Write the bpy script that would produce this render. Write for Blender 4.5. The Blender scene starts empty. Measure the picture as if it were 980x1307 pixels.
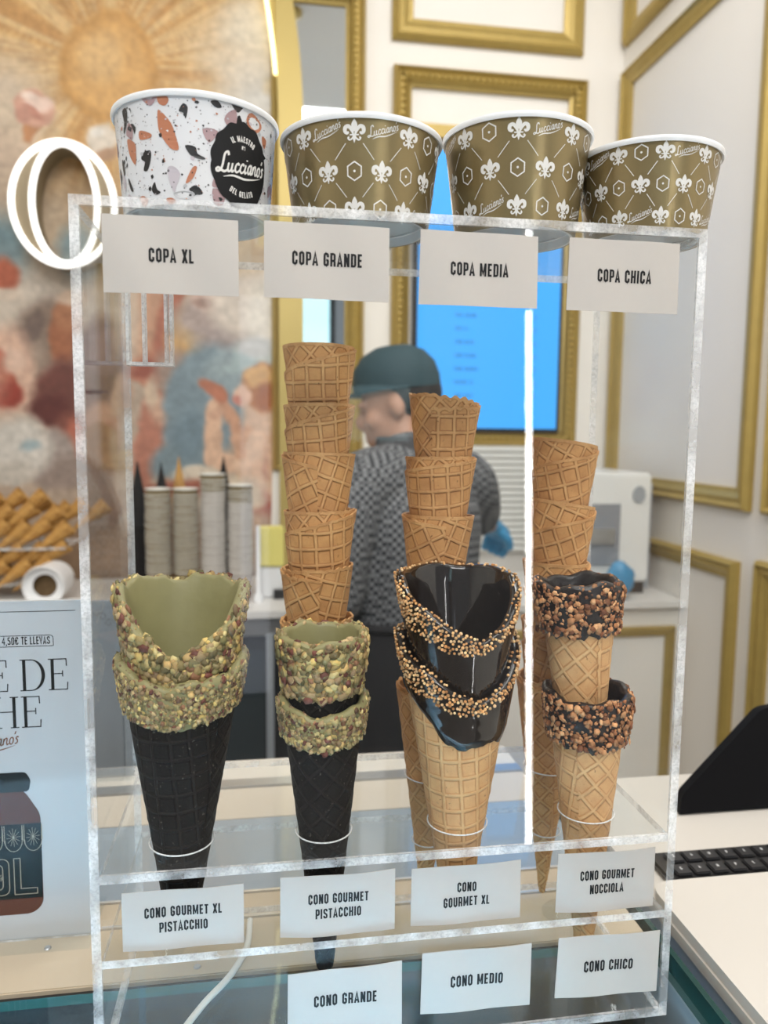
import bpy, bmesh, math, random
import numpy as np
from mathutils import Vector, Matrix
from mathutils.geometry import tessellate_polygon
random.seed(7); RNG = np.random.default_rng(7)
PI = math.pi
S = bpy.context.scene
COL = S.collection

# ------------------------------------------------------------------ camera, world, lights, exposure
CAM = bpy.data.cameras.new('camera'); cam = bpy.data.objects.new('camera', CAM); COL.objects.link(cam)
CAM.sensor_fit = 'VERTICAL'; CAM.sensor_height = 36.0; CAM.lens = 26.722
CAM.clip_start = 0.01; CAM.clip_end = 60
cam.location = (-0.0879773, -0.4777817, 0.4229261)
cam.rotation_euler = (PI/2 - 0.1044216, -0.0105947, -0.1534966)
CAM.dof.use_dof = True; CAM.dof.focus_distance = 0.535; CAM.dof.aperture_fstop = 6.3
S.camera = cam
W = bpy.data.worlds.new('world'); S.world = W; W.use_nodes = True
W.node_tree.nodes['Background'].inputs[0].default_value = (0.90, 0.95, 1.0, 1)
W.node_tree.nodes['Background'].inputs[1].default_value = 0.33
S.view_settings.view_transform = 'Standard'; S.view_settings.look = 'None'
S.view_settings.gamma = 1.0; S.view_settings.exposure = 0.0; S.view_settings.use_curve_mapping = False
S.cycles.transparent_max_bounces = 40; S.cycles.max_bounces = 10
S.cycles.sample_clamp_indirect = 6.0

def area(name, loc, rot, sx, sy, power, color=(1, 1, 1)):
    L = bpy.data.lights.new(name, 'AREA'); L.shape = 'RECTANGLE'; L.size = sx; L.size_y = sy
    L.energy = power; L.color = color
    o = bpy.data.objects.new(name, L); COL.objects.link(o); o.location = loc; o.rotation_euler = rot
    return o
area('added_room_lamp', (-0.35, -2.3, 2.45), (math.radians(52), 0, math.radians(-8)), 1.8, 0.9, 70, (1, 0.98, 0.95))  # added key light behind the viewer, aimed at the case front
area('added_room_lamp', (0.1, -0.6, 2.5), (math.radians(14), 0, 0), 1.6, 0.7, 30, (1, 0.97, 0.93))  # unseen lamp assumed overhead, added to light the case from above
area('added_room_lamp', (0.80, 0.85, 2.6), (math.radians(-8), 0, 0), 0.7, 1.1, 23, (1, 0.985, 0.96))  # unseen lamp assumed overhead, added to brighten the back of the room
area('added_room_lamp', (-1.2, 0.7, 2.5), (math.radians(20), 0, 0), 1.0, 0.8, 10, (1, 0.94, 0.85))  # unseen lamp assumed overhead, added to light the mural side

# ------------------------------------------------------------------ materials
def mat(name, color=(.8, .8, .8), rough=.5, metal=0.0, noise=0.0, nscale=40.0, bump=0.0, emit=None, estr=0.0, spec=0.5, coat=0.0, sheen=0.0):
    m = bpy.data.materials.new(name); m.use_nodes = True
    nt = m.node_tree; b = nt.nodes['Principled BSDF']
    b.inputs['Base Color'].default_value = (*color, 1); b.inputs['Roughness'].default_value = rough
    b.inputs['Metallic'].default_value = metal; b.inputs['Specular IOR Level'].default_value = spec
    b.inputs['Coat Weight'].default_value = coat
    if emit:
        b.inputs['Emission Color'].default_value = (*emit, 1); b.inputs['Emission Strength'].default_value = estr
    if noise or bump:
        tc = nt.nodes.new('ShaderNodeTexCoord'); n = nt.nodes.new('ShaderNodeTexNoise')
        n.inputs['Scale'].default_value = nscale; n.inputs['Detail'].default_value = 4
        nt.links.new(tc.outputs['Object'], n.inputs['Vector'])
        if noise:
            mx = nt.nodes.new('ShaderNodeMix'); mx.data_type = 'RGBA'
            mx.inputs[6].default_value = (*[c*(1-noise) for c in color], 1)
            mx.inputs[7].default_value = (*[min(1, c*(1+noise)) for c in color], 1)
            nt.links.new(n.outputs['Fac'], mx.inputs[0]); nt.links.new(mx.outputs[2], b.inputs['Base Color'])
        if bump:
            bp = nt.nodes.new('ShaderNodeBump'); bp.inputs['Strength'].default_value = bump; bp.inputs['Distance'].default_value = .002
            nt.links.new(n.outputs['Fac'], bp.inputs['Height']); nt.links.new(bp.outputs['Normal'], b.inputs['Normal'])
    return m

def clear_mat(name, tint=(.985, .99, .988), rough=.0, ior=1.42, haze=0.0, hcol=(.8, .82, .85)):
    m = bpy.data.materials.new(name); m.use_nodes = True; nt = m.node_tree; nt.nodes.clear()
    out = nt.nodes.new('ShaderNodeOutputMaterial'); tr = nt.nodes.new('ShaderNodeBsdfTransparent')
    gl = nt.nodes.new('ShaderNodeBsdfGlossy'); lw = nt.nodes.new('ShaderNodeLayerWeight'); lw.inputs['Blend'].default_value = .5; fr = nt.nodes.new('ShaderNodeMath'); fr.operation = 'MULTIPLY_ADD'; pw = nt.nodes.new('ShaderNodeMath'); pw.operation = 'POWER'; pw.inputs[1].default_value = 5
    nt.links.new(lw.outputs['Facing'], pw.inputs[0]); nt.links.new(pw.outputs[0], fr.inputs[0]); r0 = ((ior-1)/(ior+1))**2; fr.inputs[1].default_value = .42; fr.inputs[2].default_value = r0; mx = nt.nodes.new('ShaderNodeMixShader')
    tr.inputs[0].default_value = (*tint, 1); gl.inputs['Roughness'].default_value = rough
    nt.links.new(fr.outputs[0], mx.inputs[0]); nt.links.new(tr.outputs[0], mx.inputs[1]); nt.links.new(gl.outputs[0], mx.inputs[2])
    last = mx
    if haze:
        df = nt.nodes.new('ShaderNodeBsdfDiffuse'); df.inputs[0].default_value = (*hcol, 1)
        tc = nt.nodes.new('ShaderNodeTexCoord'); n = nt.nodes.new('ShaderNodeTexNoise'); n.inputs['Scale'].default_value = 9; n.inputs['Detail'].default_value = 5
        rp = nt.nodes.new('ShaderNodeMapRange'); rp.inputs[1].default_value = .45; rp.inputs[2].default_value = .75; rp.inputs[3].default_value = haze*.25; rp.inputs[4].default_value = haze
        nt.links.new(tc.outputs['Object'], n.inputs['Vector']); nt.links.new(n.outputs['Fac'], rp.inputs[0])
        m2 = nt.nodes.new('ShaderNodeMixShader'); nt.links.new(rp.outputs[0], m2.inputs[0])
        nt.links.new(mx.outputs[0], m2.inputs[1]); nt.links.new(df.outputs[0], m2.inputs[2]); last = m2
    nt.links.new(last.outputs[0], out.inputs[0])
    return m

def edge_mat(name, see=.35, scale=420.0):
    m = bpy.data.materials.new(name); m.use_nodes = True; nt = m.node_tree
    b = nt.nodes['Principled BSDF']; out = nt.nodes['Material Output']
    b.inputs['Roughness'].default_value = .22; b.inputs['Specular IOR Level'].default_value = .8
    tc = nt.nodes.new('ShaderNodeTexCoord'); n = nt.nodes.new('ShaderNodeTexNoise'); n.inputs['Scale'].default_value = scale
    n.inputs['Detail'].default_value = 6; n.inputs['Roughness'].default_value = .75
    nt.links.new(tc.outputs['Object'], n.inputs['Vector'])
    cr = nt.nodes.new('ShaderNodeValToRGB'); cr.color_ramp.elements[0].position = .30; cr.color_ramp.elements[0].color = (.50, .52, .53, 1)
    cr.color_ramp.elements[1].position = .56; cr.color_ramp.elements[1].color = (.97, .98, .99, 1)
    nt.links.new(n.outputs['Fac'], cr.inputs[0]); nt.links.new(cr.outputs[0], b.inputs['Base Color'])
    bp = nt.nodes.new('ShaderNodeBump'); bp.inputs['Strength'].default_value = .8; bp.inputs['Distance'].default_value = .001
    nt.links.new(n.outputs['Fac'], bp.inputs['Height']); nt.links.new(bp.outputs['Normal'], b.inputs['Normal'])
    tr = nt.nodes.new('ShaderNodeBsdfTransparent'); mx = nt.nodes.new('ShaderNodeMixShader')
    n2 = nt.nodes.new('ShaderNodeTexNoise'); n2.inputs['Scale'].default_value = 38; nt.links.new(tc.outputs['Object'], n2.inputs['Vector'])
    rp = nt.nodes.new('ShaderNodeMapRange'); rp.inputs[1].default_value = .35; rp.inputs[2].default_value = .65; rp.inputs[3].default_value = 1-see*1.5; rp.inputs[4].default_value = 1-see*.5
    nt.links.new(n2.outputs['Fac'], rp.inputs[0]); nt.links.new(rp.outputs[0], mx.inputs[0])
    nt.links.new(tr.outputs[0], mx.inputs[1]); nt.links.new(b.outputs[0], mx.inputs[2]); nt.links.new(mx.outputs[0], out.inputs[0])
    return m

def attr_mat(name, rough=.6, bump=0.0, bscale=300, noise=0.0, nscale=60, spec=.4, coat=0.0):
    m = bpy.data.materials.new(name); m.use_nodes = True; nt = m.node_tree; b = nt.nodes['Principled BSDF']
    b.inputs['Roughness'].default_value = rough; b.inputs['Specular IOR Level'].default_value = spec; b.inputs['Coat Weight'].default_value = coat
    a = nt.nodes.new('ShaderNodeAttribute'); a.attribute_name = 'Col'
    src = a.outputs['Color']
    tc = nt.nodes.new('ShaderNodeTexCoord')
    if noise:
        n = nt.nodes.new('ShaderNodeTexNoise'); n.inputs['Scale'].default_value = nscale; n.inputs['Detail'].default_value = 5
        nt.links.new(tc.outputs['Object'], n.inputs['Vector'])
        rp = nt.nodes.new('ShaderNodeMapRange'); rp.inputs[3].default_value = 1-noise; rp.inputs[4].default_value = 1+noise
        nt.links.new(n.outputs['Fac'], rp.inputs[0])
        mx = nt.nodes.new('ShaderNodeMix'); mx.data_type = 'RGBA'; mx.blend_type = 'MULTIPLY'; mx.inputs[0].default_value = 1
        nt.links.new(src, mx.inputs[6]); nt.links.new(rp.outputs[0], mx.inputs[7]); src = mx.outputs[2]
    nt.links.new(src, b.inputs['Base Color'])
    if bump:
        n = nt.nodes.new('ShaderNodeTexNoise'); n.inputs['Scale'].default_value = bscale; nt.links.new(tc.outputs['Object'], n.inputs['Vector'])
        bp = nt.nodes.new('ShaderNodeBump'); bp.inputs['Strength'].default_value = bump; bp.inputs['Distance'].default_value = .001
        nt.links.new(n.outputs['Fac'], bp.inputs['Height']); nt.links.new(bp.outputs['Normal'], b.inputs['Normal'])
    return m

def waffle_mat(name, cell, ridge, dark, rough=.6, spots=.6, bump=.9, pit=None):
    """square waffle grid in the unrolled (flat) sheet, from the mesh's own UV map"""
    m = bpy.data.materials.new(name); m.use_nodes = True; nt = m.node_tree; b = nt.nodes['Principled BSDF']; L = nt.links.new
    b.inputs['Roughness'].default_value = rough; b.inputs['Specular IOR Level'].default_value = .3 if pit is None else .10
    uv = nt.nodes.new('ShaderNodeUVMap'); uv.uv_map = 'flat'
    tc = nt.nodes.new('ShaderNodeTexCoord')
    nz = nt.nodes.new('ShaderNodeTexNoise'); nz.inputs['Scale'].default_value = 60; nz.inputs['Detail'].default_value = 3; L(tc.outputs['Object'], nz.inputs['Vector'])
    wob = nt.nodes.new('ShaderNodeVectorMath'); wob.operation = 'MULTIPLY_ADD'
    wob.inputs[1].default_value = (.16, .16, 0); L(nz.outputs['Color'], wob.inputs[0]); L(uv.outputs[0], wob.inputs[2])
    sp = nt.nodes.new('ShaderNodeSeparateXYZ'); L(wob.outputs[0], sp.inputs[0])
    def M(op, a, bb=None, cc=None):
        n = nt.nodes.new('ShaderNodeMath'); n.operation = op
        for i, v in enumerate((a, bb, cc)):
            if v is None: continue
            if isinstance(v, (int, float)): n.inputs[i].default_value = v
            else: L(v, n.inputs[i])
        return n.outputs[0]
    def tri(v): return M('ABSOLUTE', M('SUBTRACT', M('FRACT', v), .5))
    d = M('MAXIMUM', tri(sp.outputs[0]), tri(sp.outputs[1]))          # .5 on a grid line
    rp = nt.nodes.new('ShaderNodeMapRange'); rp.interpolation_type = 'SMOOTHSTEP'; rp.inputs[1].default_value = .36; rp.inputs[2].default_value = .45; L(d, rp.inputs[0])
    ed = nt.nodes.new('ShaderNodeMapRange'); ed.interpolation_type = 'SMOOTHSTEP'; ed.inputs[1].default_value = .30; ed.inputs[2].default_value = .385; L(d, ed.inputs[0])
    side = M('MULTIPLY', ed.outputs[0], M('SUBTRACT', 1, rp.outputs[0]))
    n1 = nt.nodes.new('ShaderNodeTexNoise'); n1.inputs['Scale'].default_value = 35; n1.inputs['Detail'].default_value = 6; n1.inputs['Roughness'].default_value = .65; L(tc.outputs['Object'], n1.inputs['Vector'])
    n2 = nt.nodes.new('ShaderNodeTexNoise'); n2.inputs['Scale'].default_value = 420; n2.inputs['Detail'].default_value = 3; L(tc.outputs['Object'], n2.inputs['Vector'])
    def mix(f, a, c):
        n = nt.nodes.new('ShaderNodeMix'); n.data_type = 'RGBA'; L(f, n.inputs[0])
        for i, v in ((6, a), (7, c)):
            if isinstance(v, tuple): n.inputs[i].default_value = (*v, 1)
            else: L(v, n.inputs[i])
        return n.outputs[2]
    c0 = mix(rp.outputs[0], cell, ridge)
    c1 = mix(M('MULTIPLY', side, .72), c0, dark)
    bl = nt.nodes.new('ShaderNodeMapRange'); bl.inputs[1].default_value = .42; bl.inputs[2].default_value = .72; bl.inputs[4].default_value = spots; L(n1.outputs['Fac'], bl.inputs[0])
    c2 = mix(bl.outputs[0], c1, dark)
    pits = nt.nodes.new('ShaderNodeMapRange'); pits.inputs[1].default_value = .66; pits.inputs[2].default_value = .74; pits.inputs[4].default_value = .7; L(n2.outputs['Fac'], pits.inputs[0])
    c3 = mix(pits.outputs[0], c2, pit or tuple(x*.35 for x in dark))
    L(c3, b.inputs['Base Color'])
    h = M('MULTIPLY_ADD', n2.outputs['Fac'], .18, M('MULTIPLY_ADD', n1.outputs['Fac'], .35, rp.outputs[0]))
    bp = nt.nodes.new('ShaderNodeBump'); bp.inputs['Strength'].default_value = bump; bp.inputs['Distance'].default_value = .0012
    L(h, bp.inputs['Height']); L(bp.outputs['Normal'], b.inputs['Normal'])
    return m

M_CLEAR = clear_mat('clear_acrylic', haze=.005, ior=1.31)
M_SHELF = clear_mat('clear_acrylic_shelf', tint=(.97, .982, .985), haze=.03, ior=1.45)
M_EDGE = edge_mat('cut_acrylic_edge', see=.52)
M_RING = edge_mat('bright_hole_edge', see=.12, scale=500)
M_GLASSTOP = clear_mat('counter_glass', tint=(.80, .88, .90), ior=1.5)
M_WAF = waffle_mat('golden_waffle', (.60, .32, .122), (.68, .39, .165), (.30, .112, .030), bump=.75)
M_WAFP = waffle_mat('pale_waffle', (.66, .385, .175), (.70, .43, .205), (.42, .19, .065), bump=.6)
M_WAFD = waffle_mat('cocoa_waffle', (.011, .009, .008), (.017, .014, .012), (.004, .003, .003), rough=.55, spots=.4, bump=.6, pit=(.20, .18, .15))
M_PCOAT = mat('pistachio_cream', (.262, .240, .112), .42, noise=.12, nscale=70, bump=.25, spec=.4)
M_CHOC = mat('dark_chocolate', (.011, .0068, .0050), .10, spec=.5, coat=.3)
M_CHOCN = mat('nut_chocolate', (.014, .009, .008), .32, bump=.4, nscale=150)
M_CRUMB = attr_mat('nut_pieces', .55, bump=.35, bscale=600, noise=.25, nscale=500)
M_CARD = mat('card_stock', (.475, .443, .408), .42, noise=.02, nscale=200)
M_INK = mat('black_ink', (.009, .009, .010), .6, spec=.25)
M_WHITE = mat('white_paper', (.82, .83, .84), .35)
M_GOLDC = mat('gold_print_paper', (.27, .208, .100), .30, metal=.6, noise=.04, nscale=300)
M_PRINT = mat('white_print', (.72, .71, .68), .4)
M_TERR = mat('terrazzo_ground', (.66, .67, .69), .32)
M_GOLD = mat('gold_moulding', (.43, .31, .090), .38, metal=.35, noise=.12, nscale=30, bump=.15)
M_GOLDB = mat('gold_band', (.47, .36, .12), .42, metal=.3)
M_WALL = mat('cream_wall', (.83, .80, .75), .6, noise=.015, nscale=5)
M_CEIL = mat('white_ceiling', (.75, .74, .72), .7)
M_FLOOR = mat('stone_floor', (.30, .28, .26), .5, noise=.1, nscale=8)
M_BLACK = mat('black_plastic', (.010, .010, .011), .35)
M_DARK = mat('dark_cabinet', (.022, .023, .025), .25)
M_STEEL = mat('brushed_steel', (.50, .51, .52), .32, metal=.8, noise=.05, nscale=80)
M_GREY = mat('grey_panel', (.33, .36, .39), .4)
M_BEIGE = mat('beige_metal', (.56, .47, .35), .42, metal=.1, noise=.06, nscale=20)
M_COUNTER = mat('white_counter', (.56, .53, .485), .4, noise=.01, nscale=10)

# ------------------------------------------------------------------ mesh helpers
class MB:
    def __init__(self): self.v = []; self.f = []; self.mi = []; self.col = []
    def add(self, vs, fs, mi=0, col=None):
        o = len(self.v); self.v += [tuple(p) for p in vs]; self.f += [tuple(i+o for i in f) for f in fs]; self.mi += [mi]*len(fs)
        if col is not None: self.col += [col]*len(vs)
        return self
    def box(self, x0, x1, y0, y1, z0, z1, mi=0, mis=None, M=None):
        vs = [(x, y, z) for x in (x0, x1) for y in (y0, y1) for z in (z0, z1)]
        if M is not None: vs = [tuple(M @ Vector(p)) for p in vs]
        fs = [(0, 1, 3, 2), (4, 6, 7, 5), (0, 4, 5, 1), (2, 3, 7, 6), (0, 2, 6, 4), (1, 5, 7, 3)]   # -x +x -y +y -z +z
        o = len(self.v); self.v += vs; self.f += [tuple(i+o for i in f) for f in fs]
        self.mi += list(mis) if mis else [mi]*6
        return self
    def tube(self, pts, r, n=10, mi=0, closed=False, caps=True):
        P = [Vector(p) for p in pts]; k = len(P); rs = r if isinstance(r, (list, tuple)) else [r]*k
        T = []
        for i in range(k):
            a = P[(i-1) % k] if (closed or i > 0) else P[i]; b = P[(i+1) % k] if (closed or i < k-1) else P[i]
            T.append((b-a).normalized())
        up = Vector((0, 0, 1)) if abs(T[0].z) < .9 else Vector((1, 0, 0))
        N = (up - T[0]*up.dot(T[0])).normalized(); vs = []
        for i in range(k):
            N = (N - T[i]*N.dot(T[i])).normalized(); B = T[i].cross(N)
            for j in range(n):
                a = 2*PI*j/n; vs.append(P[i] + (N*math.cos(a) + B*math.sin(a))*rs[i])
        fs = []
        for i in range(k if closed else k-1):
            i2 = (i+1) % k
            for j in range(n): fs.append((i*n+j, i*n+(j+1) % n, i2*n+(j+1) % n, i2*n+j))
        if caps and not closed: fs += [tuple(range(n-1, -1, -1)), tuple((k-1)*n+j for j in range(n))]
        return self.add(vs, fs, mi)
    def lathe(self, prof, n=48, mi=0, c=(0, 0, 0), sx=1, sy=1):
        """prof: list of (r, z); r==0 at an end closes it"""
        vs = []; fs = []; rows = []
        for r, z in prof:
            if r <= 1e-9: rows.append([len(vs)]); vs.append((c[0], c[1], c[2]+z))
            else:
                rows.append(list(range(len(vs), len(vs)+n)))
                vs += [(c[0]+r*sx*math.cos(2*PI*j/n), c[1]+r*sy*math.sin(2*PI*j/n), c[2]+z) for j in range(n)]
        for a, b in zip(rows, rows[1:]):
            for j in range(n):
                j2 = (j+1) % n
                if len(a) == 1 and len(b) == 1: continue
                if len(a) == 1: fs.append((a[0], b[j2], b[j]))
                elif len(b) == 1: fs.append((a[j], a[j2], b[0]))
                else: fs.append((a[j], a[j2], b[j2], b[j]))
        return self.add(vs, fs, mi)
    def prism(self, poly, z0, z1, mi=0, axis='z', side=None):
        n = len(poly)
        def P(p, h): return {'z': (p[0], p[1], h), 'y': (p[0], h, p[1]), 'x': (h, p[0], p[1])}[axis]
        vs = [P(p, z0) for p in poly] + [P(p, z1) for p in poly]
        fs = [tuple(range(n-1, -1, -1)), tuple(range(n, 2*n))] + [(i, (i+1) % n, n+(i+1) % n, n+i) for i in range(n)]
        o = len(self.v); self.v += vs; self.f += [tuple(i+o for i in f) for f in fs]
        self.mi += [mi, mi] + [side if side is not None else mi]*n
        return self
    def build(self, name, mats, parent=None, smooth=False, bevel=0, loc=None):
        me = bpy.data.meshes.new(name); me.from_pydata(self.v, [], self.f)
        for m in (mats if isinstance(mats, (list, tuple)) else [mats]): me.materials.append(m)
        if any(self.mi): me.polygons.foreach_set('material_index', self.mi)
        if len(self.col) == len(self.v) and self.col:
            a = me.attributes.new('Col', 'FLOAT_COLOR', 'POINT'); a.data.foreach_set('color', np.array([(*c, 1) for c in self.col], 'f').ravel())
        bm = bmesh.new(); bm.from_mesh(me); bmesh.ops.recalc_face_normals(bm, faces=bm.faces)
        if bevel: bmesh.ops.bevel(bm, geom=list(bm.edges), offset=bevel, segments=2, affect='EDGES', clamp_overlap=True)
        bm.to_mesh(me); bm.free()
        if smooth: sm(me, smooth if isinstance(smooth, (int, float)) and smooth is not True else 40)
        o = bpy.data.objects.new(name, me); COL.objects.link(o)
        if parent: o.parent = parent
        if loc: o.location = loc
        return o

def sm(me, ang=40):
    me.polygons.foreach_set('use_smooth', [True]*len(me.polygons))
    if ang < 180: me.set_sharp_from_angle(angle=math.radians(ang))

def tag(o, label, cat, group=None, kind=None):
    o['label'] = label
    o['category'] = cat
    if group: o['group'] = group
    if kind: o['kind'] = kind
    return o
def thing(name, label, cat, loc=(0, 0, 0), rot=(0, 0, 0), group=None):
    o = bpy.data.objects.new(name, None); o.empty_display_size = .05; COL.objects.link(o)
    o.location = loc; o.rotation_euler = rot
    return tag(o, label, cat, group)
def struct(o): o['kind'] = 'structure'; return o
def copy_tree(o, parent=None):
    c = o.copy(); COL.objects.link(c)
    if parent: c.parent = parent
    for ch in list(o.children): copy_tree(ch, c)
    return c

# ------------------------------------------------------------------ 2-D lettering (stroke fonts)
def fillet(pts, rad, seg=5):
    if rad <= 0: return [tuple(p) for p in pts]
    out = [tuple(pts[0])]
    for a, b, c in zip(pts, pts[1:], pts[2:]):
        a, b, c = Vector(a), Vector(b), Vector(c); u = (a-b); w = (c-b); lu, lw = u.length, w.length
        u.normalize(); w.normalize(); r = min(rad, lu*.5, lw*.5)
        p0, p1 = b+u*r, b+w*r
        for i in range(seg+1):
            t = i/seg; q = p0*(1-t)**2 + b*2*t*(1-t) + p1*t*t; out.append((q.x, q.y))
    out.append(tuple(pts[-1])); return out
def ribbon(pts, w, closed=False):
    """thick polyline -> (verts, quads); w may be a list of widths"""
    P = [Vector((p[0], p[1])) for p in pts]; n = len(P); ws = w if isinstance(w, (list, tuple)) else [w]*n
    vs = []; fs = []
    for i in range(n):
        a = P[(i-1) % n] if (closed or i) else None; b = P[(i+1) % n] if (closed or i < n-1) else None
        d1 = (P[i]-a).normalized() if a is not None else None; d2 = (b-P[i]).normalized() if b is not None else None
        if d1 is None: d1 = d2
        if d2 is None: d2 = d1
        n1 = Vector((-d1.y, d1.x)); n2 = Vector((-d2.y, d2.x)); m = n1+n2
        if m.length < 1e-6: m = n1
        m.normalize(); k = 1/max(.45, m.dot(n1))
        vs += [tuple(P[i]+m*ws[i]*.5*k), tuple(P[i]-m*ws[i]*.5*k)]
    for i in range(n if closed else n-1):
        j = (i+1) % n; fs.append((2*i, 2*i+1, 2*j+1, 2*j))
    return vs, fs
def catmull(p, n=6, closed=False):
    P = [np.array(q, float) for q in p]
    if closed: P = [P[-1]]+P+[P[0], P[1]]
    else: P = [2*P[0]-P[1]]+P+[2*P[-1]-P[-2]]
    out = []
    for i in range(1, len(P)-2):
        for k in range(n):
            t = k/n; a, b, c, d = P[i-1:i+3]
            out.append(tuple(.5*((2*b)+(c-a)*t+(2*a-5*b+4*c-d)*t*t+(3*b-a-3*c+d)*t**3)))
    if not closed: out.append(tuple(P[-2]))
    return out

SW = .164
def _glyphs():
    l, r, b, t = .085, .335, .0825, .9175; R = .13
    f = lambda *p: (fillet(list(p), R), False)
    n = lambda *p: (list(p), False)
    O = ([(x, y) for x, y in fillet([(l, .5), (l, t), (r, t), (r, b), (l, b), (l, .5)], R)][:-1], True)
    P = [n((l, 0), (l, 1)), f((l, t), (r, t), (r, .42), (l, .42))]
    G = {
     'O': (.42, [O]), 'C': (.42, [f((r, .64), (r, t), (l, t), (l, b), (r, b), (r, .36))]),
     'G': (.42, [f((r, .66), (r, t), (l, t), (l, b), (r, b), (r, .46), (.20, .46))]),
     'P': (.40, P), 'R': (.42, P+[f((.2, .42), (r, .38), (r, .1), (.345, 0))]),
     'A': (.43, [n((.06, 0), (.215, .96), (.37, 0)), n((.12, .26), (.31, .26))]),
     'D': (.42, [n((l, 0), (l, 1)), f((l, t), (r, t), (r, b), (l, b))]),
     'E': (.36, [n((l, 0), (l, 1)), n((l, t), (.33, t)), n((l, .51), (.31, .51)), n((l, b), (.33, b))]),
     'L': (.35, [n((l, 1), (l, 0)), n((l, b), (.33, b))]),
     'H': (.42, [n((l, 0), (l, 1)), n((r, 0), (r, 1)), n((l, .5), (r, .5))]),
     'I': (.17, [n((l, 0), (l, 1))]),
     'M': (.54, [n((l, 0), (l, 1)), n((.455, 0), (.455, 1)), n((.095, .97), (.27, .2), (.445, .97))]),
     'N': (.43, [n((l, 0), (l, 1)), n((.345, 0), (.345, 1)), n((.1, .95), (.33, .05))]),
     'S': (.41, [f((r, .70), (r, t), (l, t), (l, .56), (r, .42), (r, b), (l, b), (l, .30))]),
     'T': (.38, [n((.19, 0), (.19, 1)), n((.01, t), (.37, t))]),
     'U': (.42, [f((l, 1), (l, b), (r, b), (r, 1))]), 'V': (.42, [n((.06, 1), (.21, .04), (.36, 1))]),
     'X': (.42, [n((.07, 0), (.35, 1)), n((.07, 1), (.35, 0))]),
     '0': (.42, [O]), '4': (.42, [n((.27, 0), (.27, 1), (.05, .32), (.40, .32))]),
     '5': (.42, [f((.34, t), (l, t), (l, .55), (r, .55), (r, b), (l, b), (l, .25))]),
     '1': (.26, [n((.16, 0), (.16, 1)), n((.03, .8), (.16, .95))]), ',': (.17, [n((.09, .12), (.07, -.12))]),
     '-': (.3, [n((.03, .45), (.27, .45))]), 'º': (.25, [([(.12+.07*math.cos(a), .8+.1*math.sin(a)) for a in np.linspace(0, 6.28, 13)[:-1]], True)]),
     '€': (.46, [f((.38, .70), (.38, t), (.13, t), (.13, b), (.38, b), (.38, .30)), n((.0, .58), (.30, .58)), n((.0, .42), (.28, .42))]),
     ' ': (.22, [])}
    return G
GLY = _glyphs()
def text2d(s, h, track=.085, w=SW, sx=1.0):
    """list of (verts, quads), total width; letters of height h, baseline y=0, centred on x"""
    out = []; x = 0
    for ch in s:
        cw, st = GLY[ch]
        for pts, cl in st:
            vs, fs = ribbon([((px+x), py) for px, py in pts], w, cl); out.append((vs, fs))
        x += cw + track
    x -= track
    return [([((vx-x/2)*h*sx, vy*h) for vx, vy in vs], fs) for vs, fs in out], x*h*sx

SERIF = {  # (width, thick stems, thin strokes) of tall roman capitals
 'E': (.62, [((.14, 0), (.14, 1))], [((.02, .985), (.56, .985)), ((.02, .015), (.58, .015)), ((.14, .52), (.44, .52)), ((.55, 1.0), (.56, .76)), ((.57, 0), (.585, .25)), ((.44, .42), (.44, .62))]),
 'H': (.80, [((.14, 0), (.14, 1)), ((.64, 0), (.64, 1))], [((.02, .985), (.27, .985)), ((.02, .015), (.27, .015)), ((.52, .985), (.77, .985)), ((.52, .015), (.77, .015)), ((.14, .52), (.64, .52))]),
 'D': (.80, [((.14, 0), (.14, 1))], [((.02, .985), (.36, .985)), ((.02, .015), (.36, .015))])}
def serif2d(s, h, x0=0):
    out = []; x = x0
    for ch in s:
        if ch == ' ': x += .28; continue
        w, th, tn = SERIF[ch]
        for a, b in th: out.append(ribbon([(a[0]+x, a[1]), (b[0]+x, b[1])], .095))
        for a, b in tn: out.append(ribbon([(a[0]+x, a[1]), (b[0]+x, b[1])], .032))
        if ch == 'D':
            arc = [(x+.34+.36*math.sin(a), .5+.485*math.cos(a)) for a in np.linspace(0, PI, 22)]
            out.append(ribbon(arc, [.03+.075*math.sin(a)**1.5 for a in np.linspace(0, PI, 22)]))
        x += w + .03
    return [([(vx*h, vy*h) for vx, vy in vs], fs) for vs, fs in out], x*h

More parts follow.
